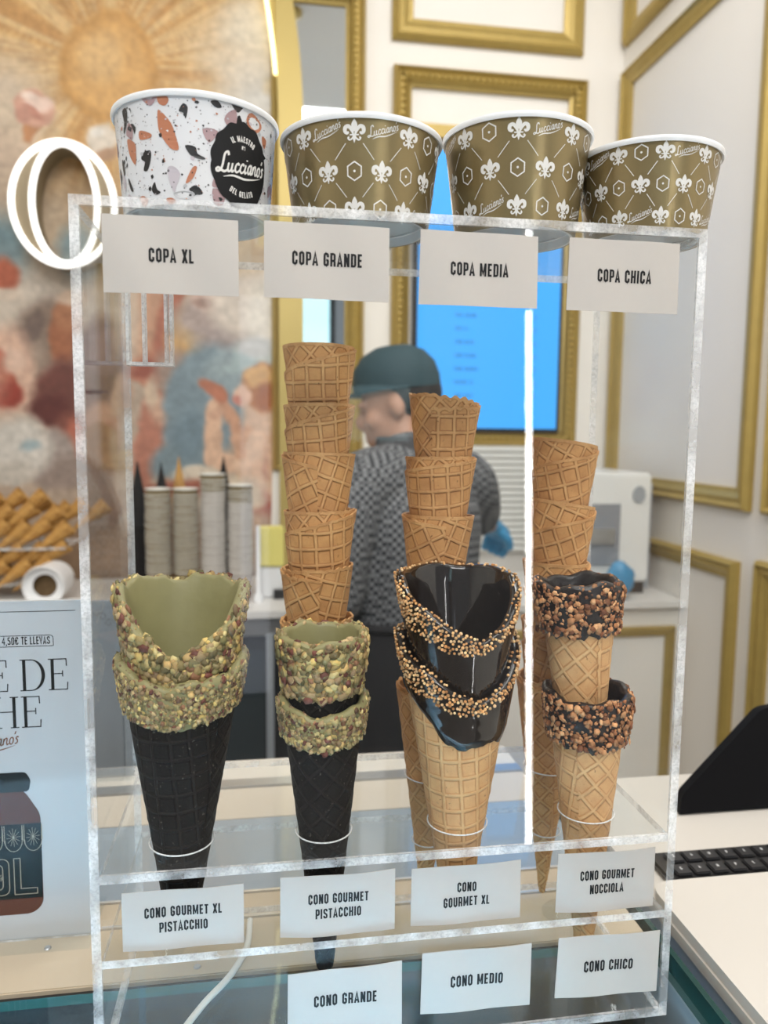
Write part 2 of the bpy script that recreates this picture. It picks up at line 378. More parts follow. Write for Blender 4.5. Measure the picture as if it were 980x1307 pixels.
def script2d(h, bold=.2, swoosh=True, only=None):
    """the flowing script word on the cups; x-height about h*.5, centred"""
    L = []
    def s(x, pts, cl=False, k=1.0): L.append(([(px+x, py) for px, py in pts], cl, k))
    s(0, [(1.0, 1.75), (.82, 2.1), (.5, 1.95), (.42, 1.4), (.40, .7), (.25, .15), (-.1, .0), (-.28, .22), (-.05, .36), (.35, .12), (.8, .0), (1.1, .2)], k=1.15)
    s(1.15, [(0, .95), (-.02, .35), (.12, .03), (.35, .12), (.5, .5)]); s(1.15, [(.5, .95), (.48, .3), (.6, .02), (.82, .2)])
    for x in (2.05, 2.75): s(x, [(.52, .78), (.35, .98), (.1, .75), (.05, .3), (.25, .02), (.5, .1), (.68, .3)])
    s(3.48, [(.04, .95), (.0, .3), (.12, .02), (.32, .2)]); s(3.48, [(.10, 1.35), (.14, 1.5)])
    s(3.9, [(.5, .82), (.3, .98), (.06, .7), (.06, .25), (.24, .02), (.46, .3), (.52, .92), (.5, .25), (.62, .02), (.8, .2)])
    s(4.72, [(.02, .95), (0, .02)]); s(4.72, [(.02, .5), (.2, .92), (.42, .9), (.44, .3), (.56, .02), (.74, .2)])
    s(5.5, [(.28, .97), (.06, .75), (.06, .25), (.27, .02), (.48, .25), (.48, .75)], True)
    s(6.12, [(.1, 1.75), (.0, 1.35)])
    s(6.25, [(.42, .85), (.24, .98), (.1, .78), (.32, .45), (.28, .1), (0, .05)])
    out = []
    for pts, cl, k in L:
        if only and not (only[0] <= pts[0][0] <= only[1]): continue
        c = catmull(pts, 5, cl) if len(pts) > 2 else pts
        vs, fs = ribbon(c, bold*k, cl); out.append((vs, fs))
    if swoosh:
        c = catmull([(.7, -.55), (2.0, -.38), (3.6, -.62), (5.0, -.5), (6.3, -.22)], 8); m = len(c)
        out.append(ribbon(c, [.04+.26*math.sin(PI*min(1, (i/(m-1))*1.0))**.8*(1-.55*i/m) for i in range(m)]))
    k = h/2.1
    return [([((vx-3.2+.28*vy)*k, vy*k) for vx, vy in vs], fs) for vs, fs in out]

def tess(poly):
    """filled polygon -> (verts, tris)"""
    tr = tessellate_polygon([[Vector((p[0], p[1], 0)) for p in poly]])
    return [tuple(p) for p in poly], [tuple(t) for t in tr]

def cone_map(rb, rt, H, off):
    def f(s, h, th0=0.0, h0=0.0):     # s along the circumference at mid radius, h up the wall
        hh = h + h0; r = rb + (rt-rb)*hh/H + off; th = th0 + s/((rb+rt)/2)
        return (r*math.sin(th), -r*math.cos(th), hh)
    return f
def put(mb, shapes, fn, mi=0):
    for vs, fs in shapes: mb.add([fn(x, y) for x, y in vs], fs, mi)
def rot2(shapes, a, dx=0, dy=0, s=1):
    ca, sa = math.cos(a)*s, math.sin(a)*s
    return [([(x*ca-y*sa+dx, x*sa+y*ca+dy) for x, y in vs], fs) for vs, fs in shapes]

# ------------------------------------------------------------------ ROOM
BY = 2.33; RX = 1.2345; FZ = -1.12; CZ = 2.68
struct(MB().box(-2.6, RX, -12, BY+.1, FZ-.1, FZ).build('floor', M_FLOOR))
struct(MB().box(-2.6, RX, -3.2, BY+.1, CZ, CZ+.1).build('ceiling', M_CEIL))
struct(MB().box(-2.6, RX, BY, BY+.1, FZ, CZ).build('wall_back', M_WALL))
struct(MB().box(RX, RX+.1, -1.2, BY+.1, FZ, CZ).build('wall_right', M_WALL))
struct(MB().box(-2.7, -2.6, -3.2, BY+.1, FZ, CZ).build('wall_left', M_WALL))
struct(MB().box(.30, RX, BY-.0035, BY-.0005, 1.395, 1.400).build('trim_1', mat('panel_joint', (.50, .47, .42), .7)))

def frame_mould(mb, P, U, V, w, h, width, depth, N, steps=((0, 0), (0, .55), (.18, 1), (.34, .62), (.55, .72), (.78, .45), (1, .35), (1, 0))):
    """mitred picture-frame moulding: P = lower-left outer corner, U/V in-plane axes, N out of the wall"""
    P, U, V, N = Vector(P), Vector(U), Vector(V), Vector(N); rows = []
    for a, d in steps:
        i = a*width; rows.append([P+U*i+V*i+N*d*depth, P+U*(w-i)+V*i+N*d*depth, P+U*(w-i)+V*(h-i)+N*d*depth, P+U*i+V*(h-i)+N*d*depth])
    vs = [p for r in rows for p in r]; fs = []
    for k in range(len(rows)-1):
        for j in range(4): fs.append((k*4+j, k*4+(j+1) % 4, (k+1)*4+(j+1) % 4, (k+1)*4+j))
    mb.add(vs, fs)
def beads(mb, P, U, V, w, h, inset, r, step, N, d):
    P, U, V, N = map(Vector, (P, U, V, N))
    for a, L, o in ((U, w, V*inset), (U, w, V*(h-inset)), (V, h, U*inset), (V, h, U*(w-inset))):
        n = int((L-2*inset)/step)
        for i in range(n+1):
            c = P+o+a*(inset+i*(L-2*inset)/n)+N*d
            vs = [c+U*r, c+V*r, c-U*r, c-V*r, c+N*r*1.1]; mb.add(vs, [(0, 1, 4), (1, 2, 4), (2, 3, 4), (3, 0, 4)])
def wall_frame(label, P, U, V, w, h, width, depth, N, ornate=False, name='wall_moulding_frame'):
    mb = MB(); frame_mould(mb, P, U, V, w, h, width, depth, N)
    if ornate:
        for k, (ins, r) in enumerate(((width*.24, .010), (width*.52, .012), (width*.8, .008))): beads(mb, P, U, V, w, h, ins, r, r*1.9, N, depth*.62)
    if ornate: mb.box(P[0]+width, P[0]+w-width, BY-.028, BY-.001, 1.475, 1.520)
    o = mb.build(name, M_GOLD); tag(o, label, 'wall moulding'); return o
X, Y, Z = (1, 0, 0), (0, 1, 0), (0, 0, 1); NB = (0, -1, 0); NR = (-1, 0, 0)
wall_frame('plain gold moulding frame on the back wall above the ornate screen frame', (.359, BY, 1.80), X, Z, .708, .70, .075, .03, NB)
wall_frame('ornate gold frame around the blue menu screen', (.365, BY, .372), X, Z, .722, 1.340, .066, .045, NB, True, 'ornate_frame')
# right wall frames: they run along -y
wall_frame('tall plain gold frame on the right wall, reaching from cups to worker height', (RX, 2.375-.065, .215), (0, -1, 0), Z, .885, 1.535, .062, .028, NR)
wall_frame('gold frame on the right wall above the tall frame, cut by the picture top', (RX, 2.31, 1.84), (0, -1, 0), Z, .885, .62, .062, .028, NR)
wall_frame('lower gold frame on the right wall, seen behind the black monitor', (RX, 2.13, -.86), (0, -1, 0), Z, .67, .93, .055, .028, NR)
wall_frame('gold frame cut off by the right picture edge, beside the tall one', (RX, 1.365, .215), (0, -1, 0), Z, .9, 1.535, .062, .028, NR)
wall_frame('low gold frame cut off by the right picture edge, above the monitor', (RX, 1.375, -.86), (0, -1, 0), Z, .9, .95, .055, .028, NR)

# mirror with ornate right rail
mir = thing('wall_mirror', 'tall mirror in an ornate gold frame between mural and back wall frames', 'mirror', (.13, BY, .3))
mg = mat('mirror_glass', (.66, .70, .72), .02, metal=1.0)
MB().box(-.125, .075, -.012, -.002, .05, 1.585).build('glass', mg, mir)
fm = MB(); frame_mould(fm, (-.195, 0, -.02), X, Z, .330, 1.68, .070, .05, NB)
for i, r in ((.016, .009), (.036, .011), (.056, .008)): beads(fm, (-.195, 0, -.02), X, Z, .330, 1.68, i, r, r*1.9, NB, .03)
fm.build('frame', M_GOLD, mir)

# pendant lamp, out of frame above, seen only in the mirror
pl = thing('pendant_lamp', 'pendant lamp on a long brass rod, mirrored above the gold cup', 'lamp', (.05, .72, CZ))
MB().lathe([(0, 0), (.07, 0), (.07, -.02), (.03, -.035), (0, -.035)], 24).build('ceiling_rose', M_GOLD, pl, True)
MB().tube([(0, 0, -.03), (0, 0, -.62)], .008).build('rod', M_GOLD, pl, True)
MB().lathe([(.012, -.60), (.09, -.66), (.11, -.74), (.10, -.74), (.08, -.67), (.012, -.61)], 24).build('lamp_shade', M_GOLD, pl, True)

# ------------------------------------------------------------------ painted mural in its arch
def vnoise(x, y, seed, oct=4):
    out = np.zeros_like(x); amp = 1; tot = 0
    for o in range(oct):
        r = np.random.default_rng(seed+o); G = r.random((64, 64)); fx, fy = x*2**o, y*2**o
        ix, iy = np.floor(fx).astype(int), np.floor(fy).astype(int); tx, ty = fx-ix, fy-iy
        tx, ty = tx*tx*(3-2*tx), ty*ty*(3-2*ty)
        g = lambda a, b: G[a % 64, b % 64]
        out += amp*((g(ix, iy)*(1-tx)+g(ix+1, iy)*tx)*(1-ty)+(g(ix, iy+1)*(1-tx)+g(ix+1, iy+1)*tx)*ty); tot += amp; amp *= .5
    return out/tot
# where the painting's own plan (units across, units down) lies on the wall
MX0, MXU, MXV = -.9509, .0025995, -.0000566
MZ0, MZU, MZV = 1.8372, .0001076, -.0026169
def make_mural():
    st = 2.6; us = np.arange(-330, 355.1, st); vs_ = np.arange(-240, 800, st)
    U, V = np.meshgrid(us, vs_); n1 = vnoise(U/38+9, V/38+9, 11); n2 = vnoise(U/14, V/14, 31); n3 = vnoise(U/6, V/6, 51, 3)
    wu, wv = U+(n1-.5)*16+(n2-.5)*7, V+(vnoise(U/38, V/38, 71)-.5)*16+(vnoise(U/14, V/14, 91)-.5)*7
    C = np.zeros(U.shape+(3,)); C[:] = np.array((208, 182, 150))
    def bl(mask, col, k=1.0):
        m = np.clip(mask, 0, 1)[..., None]*k; C[:] = C*(1-m)+np.array(col, float)*m
    def ell(cx, cy, rx, ry, col, soft=.25, rot=0, k=1.0):
        a = math.radians(rot); dx, dy = wu-cx, wv-cy; x = dx*math.cos(a)+dy*math.sin(a); y = -dx*math.sin(a)+dy*math.cos(a)
        d = np.sqrt((x/rx)**2+(y/ry)**2); bl((1-d)/soft+.5, col, k)
    def cap(x0, y0, x1, y1, w0, w1, col, soft=3.0, k=1.0):
        dx, dy = x1-x0, y1-y0; t = np.clip(((wu-x0)*dx+(wv-y0)*dy)/(dx*dx+dy*dy), 0, 1)
        d = np.hypot(wu-x0-t*dx, wv-y0-t*dy); bl((w0+(w1-w0)*t-d)/soft+.5, col, k)
    # glow, rays, sun
    dx, dy = U-135, V-85; R = np.hypot(dx, dy); A = np.arctan2(dy, dx)
    bl(np.clip((330-R)/200, 0, 1), (222, 176, 112), .85)
    ray = vnoise(A*22/6.283*3+40, R/160+3, 201, 4); ray2 = vnoise(A*70, R/120, 221, 3)
    reach = np.clip((285-R+80*(ray-.5))/150, 0, 1)*np.clip((R-45)/20, 0, 1)
    bl(reach*np.clip((ray-.42)*5, 0, 1), (198, 138, 66), .75); bl(reach*np.clip((.5-ray2)*4, 0, 1), (238, 196, 128), .6); bl(reach*np.clip((ray2-.55)*5, 0, 1), (176, 122, 62), .45)
    ell(138, 88, 62, 66, (208, 150, 74), .12); ell(138, 88, 50, 54, (222, 166, 92), .25); ell(128, 78, 26, 30, (226, 178, 112), .6)
    ell(140, 90, 64, 66, (190, 140, 60), .05, k=.0)
    # right hand clouds
    ell(320, 70, 70, 60, (226, 208, 182), .9, k=.8); ell(335, 150, 55, 70, (214, 214, 210), .9, k=.8); ell(340, 195, 28, 24, (232, 234, 232), .6); ell(318, 30, 40, 30, (232, 220, 196), .8, k=.7)
    ell(352, 100, 20, 14, (216, 186, 130), .5, k=.6)
    # left mauve clouds and blue
    ell(10, 150, 60, 70, (214, 194, 172), .8, k=.85); ell(20, 205, 60, 30, (216, 186, 158), .7, k=.8)
    ell(-60, 300, 120, 120, (196, 172, 150), .8)
    ell(40, 300, 120, 70, (198, 174, 146), .9, k=.7); ell(4, 330, 34, 60, (122, 150, 158), .6); ell(96, 322, 26, 40, (118, 148, 158), .6, k=.9)
    # swirls of ice cream on their cones
    cap(46, 160, 40, 176, 12, 5, (196, 132, 84)); ell(46, 140, 25, 26, (216, 160, 134), .15); ell(52, 134, 18, 12, (238, 204, 186), .4, -20); ell(44, 146, 14, 6, (200, 134, 112), .5, 30); ell(34, 150, 10, 12, (206, 146, 124), .5); ell(40, 124, 10, 6, (240, 214, 198), .5)
    ell(132, 176, 20, 20, (222, 208, 190), .25); ell(136, 195, 18, 8, (186, 144, 110), .4); ell(126, 168, 9, 6, (240, 232, 220), .5)
    # the lower storm of cloud
    ell(90, 560, 300, 210, (190, 166, 144), .5, k=.9)
    ell(30, 395, 60, 60, (210, 194, 176), .6); ell(130, 420, 70, 60, (196, 176, 160), .8, k=.8)
    ell(50, 420, 34, 46, (140, 116, 100), .5, 25); ell(30, 440, 24, 30, (162, 140, 122), .5); ell(38, 408, 14, 26, (118, 98, 88), .5, 30)
    ell(8, 470, 34, 62, (220, 176, 150), .35); cap(-6, 450, 10, 500, 12, 15, (188, 84, 62), 6); ell(6, 500, 22, 18, (160, 62, 48), .5); ell(14, 452, 16, 18, (230, 190, 166), .6)
    ell(-60, 480, 60, 60, (206, 156, 130), .6); ell(6, 344, 16, 22, (190, 96, 66), .5); ell(2, 372, 24, 10, (222, 200, 178), .6)
    ell(80, 420, 20, 44, (166, 100, 66), .35, 10); ell(84, 398, 16, 18, (180, 116, 78), .5); ell(90, 378, 20, 10, (222, 188, 160), .5)
    ell(122, 470, 36, 72, (112, 80, 78), .3, 10); ell(130, 440, 24, 30, (136, 106, 106), .6); ell(76, 500, 36, 44, (120, 68, 58), .4); ell(60, 520, 26, 20, (104, 52, 46), .5); ell(100, 540, 30, 20, (140, 80, 66), .5)
    ell(128, 530, 22, 22, (196, 144, 118), .4); ell(140, 560, 14, 26, (176, 96, 78), .5); ell(92, 560, 12, 30, (196, 108, 84), .5); ell(150, 500, 12, 30, (198, 158, 132), .5)
    ell(62, 580, 30, 36, (172, 156, 146), .4); ell(80, 600, 40, 24, (160, 140, 128), .6); ell(20, 570, 40, 40, (218, 210, 198), .5); ell(2, 600, 40, 16, (206, 196, 182), .5); ell(34, 566, 12, 8, (164, 182, 186), .6)
    # waffle cone in the painting, pointing down
    cap(124, 560, 146, 690, 26, 3, (150, 104, 72), 5); cap(140, 590, 150, 660, 16, 4, (178, 128, 90), 6)
    for i in range(7): cap(112+i*7, 575+i*9, 136+i*2, 600+i*13, 1.2, 1.2, (112, 72, 48), 2, .5)
    ell(120, 640, 20, 46, (150, 122, 102), .7, k=.6); ell(130, 720, 30, 30, (178, 122, 70), .6)
    # middle figure: legs, drapery
    cap(196, 350, 186, 470, 24, 20, (206, 152, 118), 8); cap(220, 360, 205, 450, 14, 16, (184, 104, 76), 8); cap(186, 470, 172, 470, 22, 14, (196, 120, 90), 8); ell(180, 470, 20, 9, (164, 82, 60), .5)
    cap(200, 520, 180, 600, 26, 16, (196, 122, 96), 7); ell(204, 524, 20, 20, (216, 168, 138), .6); cap(184, 600, 176, 640, 14, 8, (184, 112, 86), 6); ell(188, 500, 10, 20, (222, 190, 160), .6)
    ell(160, 400, 20, 60, (214, 186, 160), .7, k=.7); ell(150, 580, 12, 60, (206, 186, 160), .7, k=.6)
    ell(236, 430, 24, 40, (204, 156, 96), .6); ell(250, 410, 18, 22, (220, 180, 112), .7); ell(222, 470, 30, 28, (168, 140, 124), .7); ell(260, 400, 40, 26, (180, 158, 148), .7)
    ell(265, 372, 24, 18, (206, 170, 152), .5); ell(272, 366, 14, 9, (226, 196, 180), .6); ell(262, 382, 16, 6, (150, 116, 104), .6, k=.7); ell(290, 430, 40, 24, (170, 152, 146), .7)
    # sky hole
    ell(258, 516, 52, 84, (126, 146, 156), .22, 12); ell(300, 470, 50, 30, (146, 164, 170), .4, -30); ell(226, 592, 36, 26, (126, 146, 154), .4); ell(240, 560, 20, 34, (108, 132, 146), .7, k=.6); ell(322, 456, 40, 14, (172, 190, 192), .6, -20)
    ell(320, 385, 50, 44, (222, 206, 190), .5); ell(345, 400, 30, 50, (232, 222, 206), .6); ell(330, 440, 30, 10, (206, 206, 204), .6)
    # right cherub
    cap(336, 560, 345, 650, 28, 36, (226, 168, 128), 6); ell(340, 600, 26, 40, (232, 184, 148), .5); cap(326, 536, 346, 540, 14, 22, (230, 188, 156), 6)
    ell(338, 494, 28, 34, (190, 120, 62), .25); ell(336, 478, 22, 14, (226, 170, 100), .5); ell(346, 510, 16, 22, (176, 100, 50), .6); ell(314, 506, 13, 18, (232, 186, 160), .3); ell(306, 512, 6, 8, (214, 134, 116), .6)
    cap(272, 520, 272, 590, 11, 12, (228, 180, 146), 4); cap(272, 592, 316, 600, 14, 14, (232, 184, 150), 4); cap(316, 600, 332, 566, 14, 12, (238, 196, 164), 5)
    cap(300, 550, 280, 504, 8, 8, (214, 156, 122), 4); cap(284, 506, 258, 488, 9, 7, (196, 116, 84), 4); cap(300, 560, 312, 586, 8, 8, (220, 166, 132), 4); ell(276, 528, 10, 8, (222, 170, 138), .5)
    ell(345, 610, 4, 30, (196, 128, 96), .8, k=.6); cap(322, 628, 350, 640, 5, 5, (196, 110, 84), 4); ell(340, 664, 24, 26, (178, 86, 62), .5); ell(330, 650, 20, 10, (214, 158, 120), .6)
    # cloud bank and red cloth below
    ell(290, 640, 60, 24, (226, 204, 176), .4); ell(215, 640, 44, 22, (218, 194, 164), .5); ell(250, 612, 30, 10, (224, 206, 182), .5); cap(190, 628, 285, 632, 9, 12, (170, 92, 68), 8); ell(320, 690, 40, 30, (206, 164, 130), .6)
    ell(180, 740, 300, 60, (186, 150, 118), .5)
    C[:] *= (.90+.20*n3[..., None])*(.94+.12*n2[..., None])
    g_ = C.mean(-1, keepdims=True); C = (g_+(C-g_)*.86)*.90; lin = np.clip(C/255, 0, 1)**2.2
    xx = MX0+U*MXU+V*MXV; zz = MZ0+U*MZU+V*MZV
    Rr, cz = 2.2, 1.48; cxr = (-.0394)-Rr
    keep = ((zz < cz) & (xx < -.0394)) | ((zz >= cz) & (np.hypot(xx-cxr, zz-cz) < Rr))
    nr, nc = U.shape; idx = np.arange(nr*nc).reshape(nr, nc)
    k4 = keep[:-1, :-1] & keep[1:, :-1] & keep[:-1, 1:] & keep[1:, 1:]
    q = np.stack([idx[:-1, :-1], idx[1:, :-1], idx[1:, 1:], idx[:-1, 1:]], -1)[k4]
    pts = np.stack([xx.ravel(), np.full(xx.size, BY-.022), zz.ravel()], -1)
    me = bpy.data.meshes.new('painted_canvas'); me.from_pydata(pts.tolist(), [], q.tolist())
    a = me.attributes.new('Col', 'FLOAT_COLOR', 'POINT'); c4 = np.ones((pts.shape[0], 4), 'f'); c4[:, :3] = lin.reshape(-1, 3); a.data.foreach_set('color', c4.ravel())
    me.materials.append(attr_mat('mural_paint', .45, noise=.10, nscale=45))
    me.polygons.foreach_set('use_smooth', [True]*len(me.polygons))
    bm = bmesh.new(); bm.from_mesh(me); bmesh.ops.delete(bm, geom=[v for v in bm.verts if not v.link_faces], context='VERTS'); bm.to_mesh(me); bm.free()
    root = thing('arched_mural', 'arched wall painting of a sunburst, clouds and cherubs left of the worker', 'mural', (-1.0, BY, -.3))
    o = bpy.data.objects.new('painted_canvas', me); COL.objects.link(o); o.parent = root; o.location = (1.0, -BY, .3)
    # backing board + gold arch band
    arc = [(cxr+r*math.cos(t), cz+r*math.sin(t)) for r in (Rr,) for t in np.linspace(0, .30, 14)]
    def ring(o0, o1): return [(cxr+(Rr+o0)*math.cos(t), cz+(Rr+o0)*math.sin(t)) for t in np.linspace(0, .30, 14)], [(cxr+(Rr+o1)*math.cos(t), cz+(Rr+o1)*math.sin(t)) for t in np.linspace(0, .30, 14)]
    a0, a1 = ring(.0, .085); poly = [(-.0394, -.3)]+a0+a1[::-1]+[(.0456, -.3)]
    MB().prism([(x+1.0, z+.3) for x, z in poly], -.045, -.001, axis='y').build('gold_arch_band', M_GOLDB, root)
    MB().prism([(x+1.0, z+.3) for x, z in [(-2.0, -.3), (-.0394, -.3)]+a0+[(-2.0, a0[-1][1])]], -.021, -.001, axis='y').build('backing_board', M_WALL, root)
    led = [(x+1.0-.004, -.048, z+.3) for x, z in a0 if z > 1.6]
    MB().tube(led, .006, 8).build('light_strip', mat('warm_led', (1, .95, .6), .4, emit=(1, .88, .42), estr=2.6), root, True)
make_mural()

# glowing letter O
o_t = thing('illuminated_letter', 'white neon outline letter O glowing in front of the mural', 'sign', (-.7266, 2.24, 1.142))
def el(rx, rz, cx=0, n=64, y=0): return [(cx+rx*math.cos(a), y, rz*math.sin(a)) for a in np.linspace(0, 2*PI, n+1)[:-1]]
M_NEON = mat('neon_white', (1, 1, 1), .3, emit=(1, .99, .95), estr=1.6)
MB().tube(el(.158, .192, y=-.055), .0092, 12, closed=True).build('neon_tube', M_NEON, o_t, True)
MB().tube(el(.100, .186, .004, y=-.055), .0092, 12, closed=True).build('neon_tube', M_NEON, o_t, True)
outer = el(.158, .192); inner = el(.100, .180, .004); n_ = len(outer); mb = MB()
vs = [(x, -.045, z) for x, _, z in outer]+[(x, -.045, z) for x, _, z in inner]+[(x, .06, z) for x, _, z in outer]+[(x, .06, z) for x, _, z in inner]; fs = []
for i in range(n_):
    j = (i+1) % n_; fs += [(i, j, n_+j, n_+i), (2*n_+i, 3*n_+i, 3*n_+j, 2*n_+j), (i, 2*n_+i, 2*n_+j, j), (n_+i, n_+j, 3*n_+j, 3*n_+i)]
mb.add(vs, fs); mb.build('letter_face', mat('tan_letter_face', (.22, .17, .10), .5), o_t)

# menu screen inside the ornate frame
tv = thing('menu_screen', 'blue menu screen mounted inside the ornate gold frame', 'screen', (.728, BY, .43))
MB().box(-.285, .285, -.04, -.002, -.004, 1.03).build('housing', M_BLACK, tv, bevel=.004)
MB().box(-.270, .270, -.0425, -.0402, .012, 1.015).build('display', mat('blue_display', (.02, .1, .3), .25, emit=(.045, .40, .93), estr=.95), tv)
M_TVT = mat('display_text', (.02, .1, .3), .4, emit=(.03, .22, .50), estr=.7)
rows = ['COPA MEDIA', 'COPA GRANDE', 'COPA XL', 'CONO MEDIO', 'CONO GRANDE', 'CONO GOURMET', 'GOURMET XL', 'CONO CHICO', 'COPA CHICA']
for i in range(17):
    tx = MB()
    sh, w = text2d(rows[i % len(rows)], .016, w=.14); put(tx, sh, lambda x, y: (x+w/2-.13, -.0432, y+.90-i*.0485)); tx.build('menu_line', M_TVT, tv); tx = MB()
    sh, _ = text2d(['4,50', '5,40', '5,50'][i % 3], .016, w=.14); put(tx, sh, lambda x, y: (x+.17, -.0432, y+.90-i*.0485))
    tx.build('menu_price', M_TVT, tv)

# ------------------------------------------------------------------ back counter and what stands on it
bc = thing('back_counter', 'long back counter with white top and dark doors behind the worker', 'counter', (-.5, 1.75, FZ))
CT = -.10
MB().box(-1.9, RX+.498, -.03, BY-1.75-.05, 1.00, CT-FZ).build('worktop', mat('pale_worktop', (.70, .68, .65), .35), bc)
MB().box(-1.9, .86, 0, BY-1.75-.05, .0, .998).build('dark_cabinet_body', M_DARK, bc)
MB().box(.862, RX+.496, 0, BY-1.75-.05, .0, .998).build('pale_cabinet_body', M_WALL, bc)
for x in (-.18, .02, .24, .47, .68):
    MB().box(x, x+.165, -.012, -.001, .16, .90).build('door', mat('smoked_door', (.035, .045, .05), .12), bc)
    MB().box(x+.170, x+.192, -.02, -.001, .10, .95).build('door_post', M_GREY, bc)
MB().box(-1.9, .858, -.016, -.001, .945, .998).build('steel_rail', M_STEEL, bc)
mb = MB(); frame_mould(mb, (1.42, -.001, .30), X, Z, .29, .635, .032, .02, NB); frame_mould(mb, (.98, -.001, .30), X, Z, .38, .635, .032, .02, NB); mb.build('gold_door_moulding', M_GOLD, bc)

lv = thing('louvered_panel', 'white louvered wall panel under the menu screen', 'vent', (.62, BY, -.02))
MB().box(0, .34, -.03, -.002, -.01, .40).build('backing', M_WALL, lv)
mb = MB()
for i in range(17):
    z = .005+i*.0235; mb.add([(.01, -.031, z), (.33, -.031, z), (.33, -.052, z-.004), (.01, -.052, z-.004), (.01, -.033, z+.017), (.33, -.033, z+.017), (.33, -.054, z+.012), (.01, -.054, z+.012)], [(0, 1, 2, 3), (4, 7, 6, 5), (3, 2, 6, 7), (0, 4, 5, 1), (0, 3, 7, 4), (1, 5, 6, 2)])
mb.build('louvers', mat('louver_white', (.74, .74, .70), .5), lv)

mc = thing('drinks_machine', 'white drinks machine with a grey bay at the right end of the back counter', 'machine', (1.03, 1.98, CT))
m = MB(); m.box(-.13, .13, -.14, .2, .04, .40); m.build('body', mat('machine_white', (.78, .78, .76), .3), mc, bevel=.008)
MB().box(-.10, .02, -.1485, -.1405, .10, .30).build('bay', mat('machine_grey', (.25, .27, .30), .3), mc)
MB().box(-.09, .0, -.157, -.149, .17, .22).build('steel_spout', M_STEEL, mc)
MB().lathe([(0, .004), (.022, .004), (.022, 0), (0, 0)], 20).build('round_badge', M_GREY, mc).matrix_local = Matrix.Translation((.085, -.1405, .33)) @ Matrix.Rotation(PI/2, 4, 'X') @ Matrix.Scale(1.3, 4, (0, 1, 0))
MB().box(-.12, .12, -.13, .18, 0, .04).build('foot', M_BLACK, mc)
po = MB().box(1.172, 1.205, 1.92, 1.955, CT, CT+.36).build('grey_post', M_GREY); tag(po, 'slim grey upright post right of the white drinks machine', 'post')

def lump(name, label, cat, c, r, sq, material, seed, n=3, rough=.25):
    bm = bmesh.new(); bmesh.ops.create_icosphere(bm, subdivisions=n, radius=1); rr = np.random.default_rng(seed); D = rr.normal(size=(9, 3)); ph = rr.random(9)*6
    for v in bm.verts:
        k = 1+sum(math.sin(3.1*v.co.dot(Vector(D[i]))+ph[i]) for i in range(9))*rough/9*2
        v.co = Vector((v.co.x*k*r*sq[0], v.co.y*k*r*sq[1], v.co.z*k*r*sq[2]))
    zmin = min(v.co.z for v in bm.verts)
    for v in bm.verts: v.co.z -= zmin
    me = bpy.data.meshes.new(name); bm.to_mesh(me); bm.free(); me.materials.append(material); sm(me, 180)
    o = bpy.data.objects.new(name, me); COL.objects.link(o); o.location = c; return tag(o, label, cat)
M_GLOVE = mat('blue_nitrile', (.05, .27, .50), .4, noise=.15, nscale=40, bump=.3)
lump('crumpled_cloth', 'crumpled blue cloth in front of the white drinks machine', 'cloth', (1.02, 1.765, CT), .05, (1, .5, 1.25), M_GLOVE, 5)

# stacks of paper cups: gold ones at left, speckled ones at right
def cup_small(material, body2):
    mb = MB(); mb.lathe([(0, .004), (.026, .004), (.0265, 0), (.0275, 0), (.0372, .092)], 20, 0)
    mb.lathe([(.0372, .0935), (.0390, .0938), (.0394, .0950), (.0390, .0962), (.0372, .0962), (.0365, .094), (.027, .006), (0, .006)], 20, 1)
    return mb.build('paper_cup', [material, body2], smooth=True)
M_CUPG = mat('gold_cup_paper', (.20, .15, .07), .5)
M_CUPT = mat('speckled_cup_paper', (.46, .415, .385), .55, noise=.55, nscale=240)
def cup_stack(x, n, material, rimm, label, group, first, y=1.87, sp=.0112, topmesh=None):
    for i in range(n):
        o = first if i == 0 else first.copy()
        if i: COL.objects.link(o)
        if i == 0: base_mesh = o.data
        o.data = topmesh if (topmesh and i >= n-4) else base_mesh
        jx, jy = RNG.normal(0, .0008, 2)
        o.location = (x+jx, y+jy, CT+.0005+i*sp+(0 if i < n-1 else .006)); tag(o, *((label, 'paper cup', group) if o.data == base_mesh else (label.replace('speckled paper cup in', 'gold paper cup among the four topping'), 'paper cup', group.replace('speckled cups in', 'gold cups topping'))))
M_RIMC = mat('cup_rim_white', (.78, .76, .70), .4)
g0 = cup_small(M_CUPG, M_RIMC); cup_stack(-.4084, 23, M_CUPG, M_RIMC, 'gold paper cup in the leftmost nested stack on the back counter', 'gold cups in the leftmost stack', g0)
g1 = g0.copy(); COL.objects.link(g1); cup_stack(-.3280, 23, M_CUPG, M_RIMC, 'gold paper cup in the second nested stack from left on the back counter', 'gold cups in the second stack', g1)
t0 = cup_small(M_CUPT, M_RIMC); cup_stack(-.2470, 27, M_CUPT, M_RIMC, 'speckled paper cup in the taller speckled stack beside the gold stacks', 'speckled cups in the taller stack', t0, topmesh=g0.data)
t1 = t0.copy(); COL.objects.link(t1); cup_stack(-.1665, 24, M_CUPT, M_RIMC, 'speckled paper cup in the rightmost stack on the back counter', 'speckled cups in the rightmost stack', t1, topmesh=g0.data)

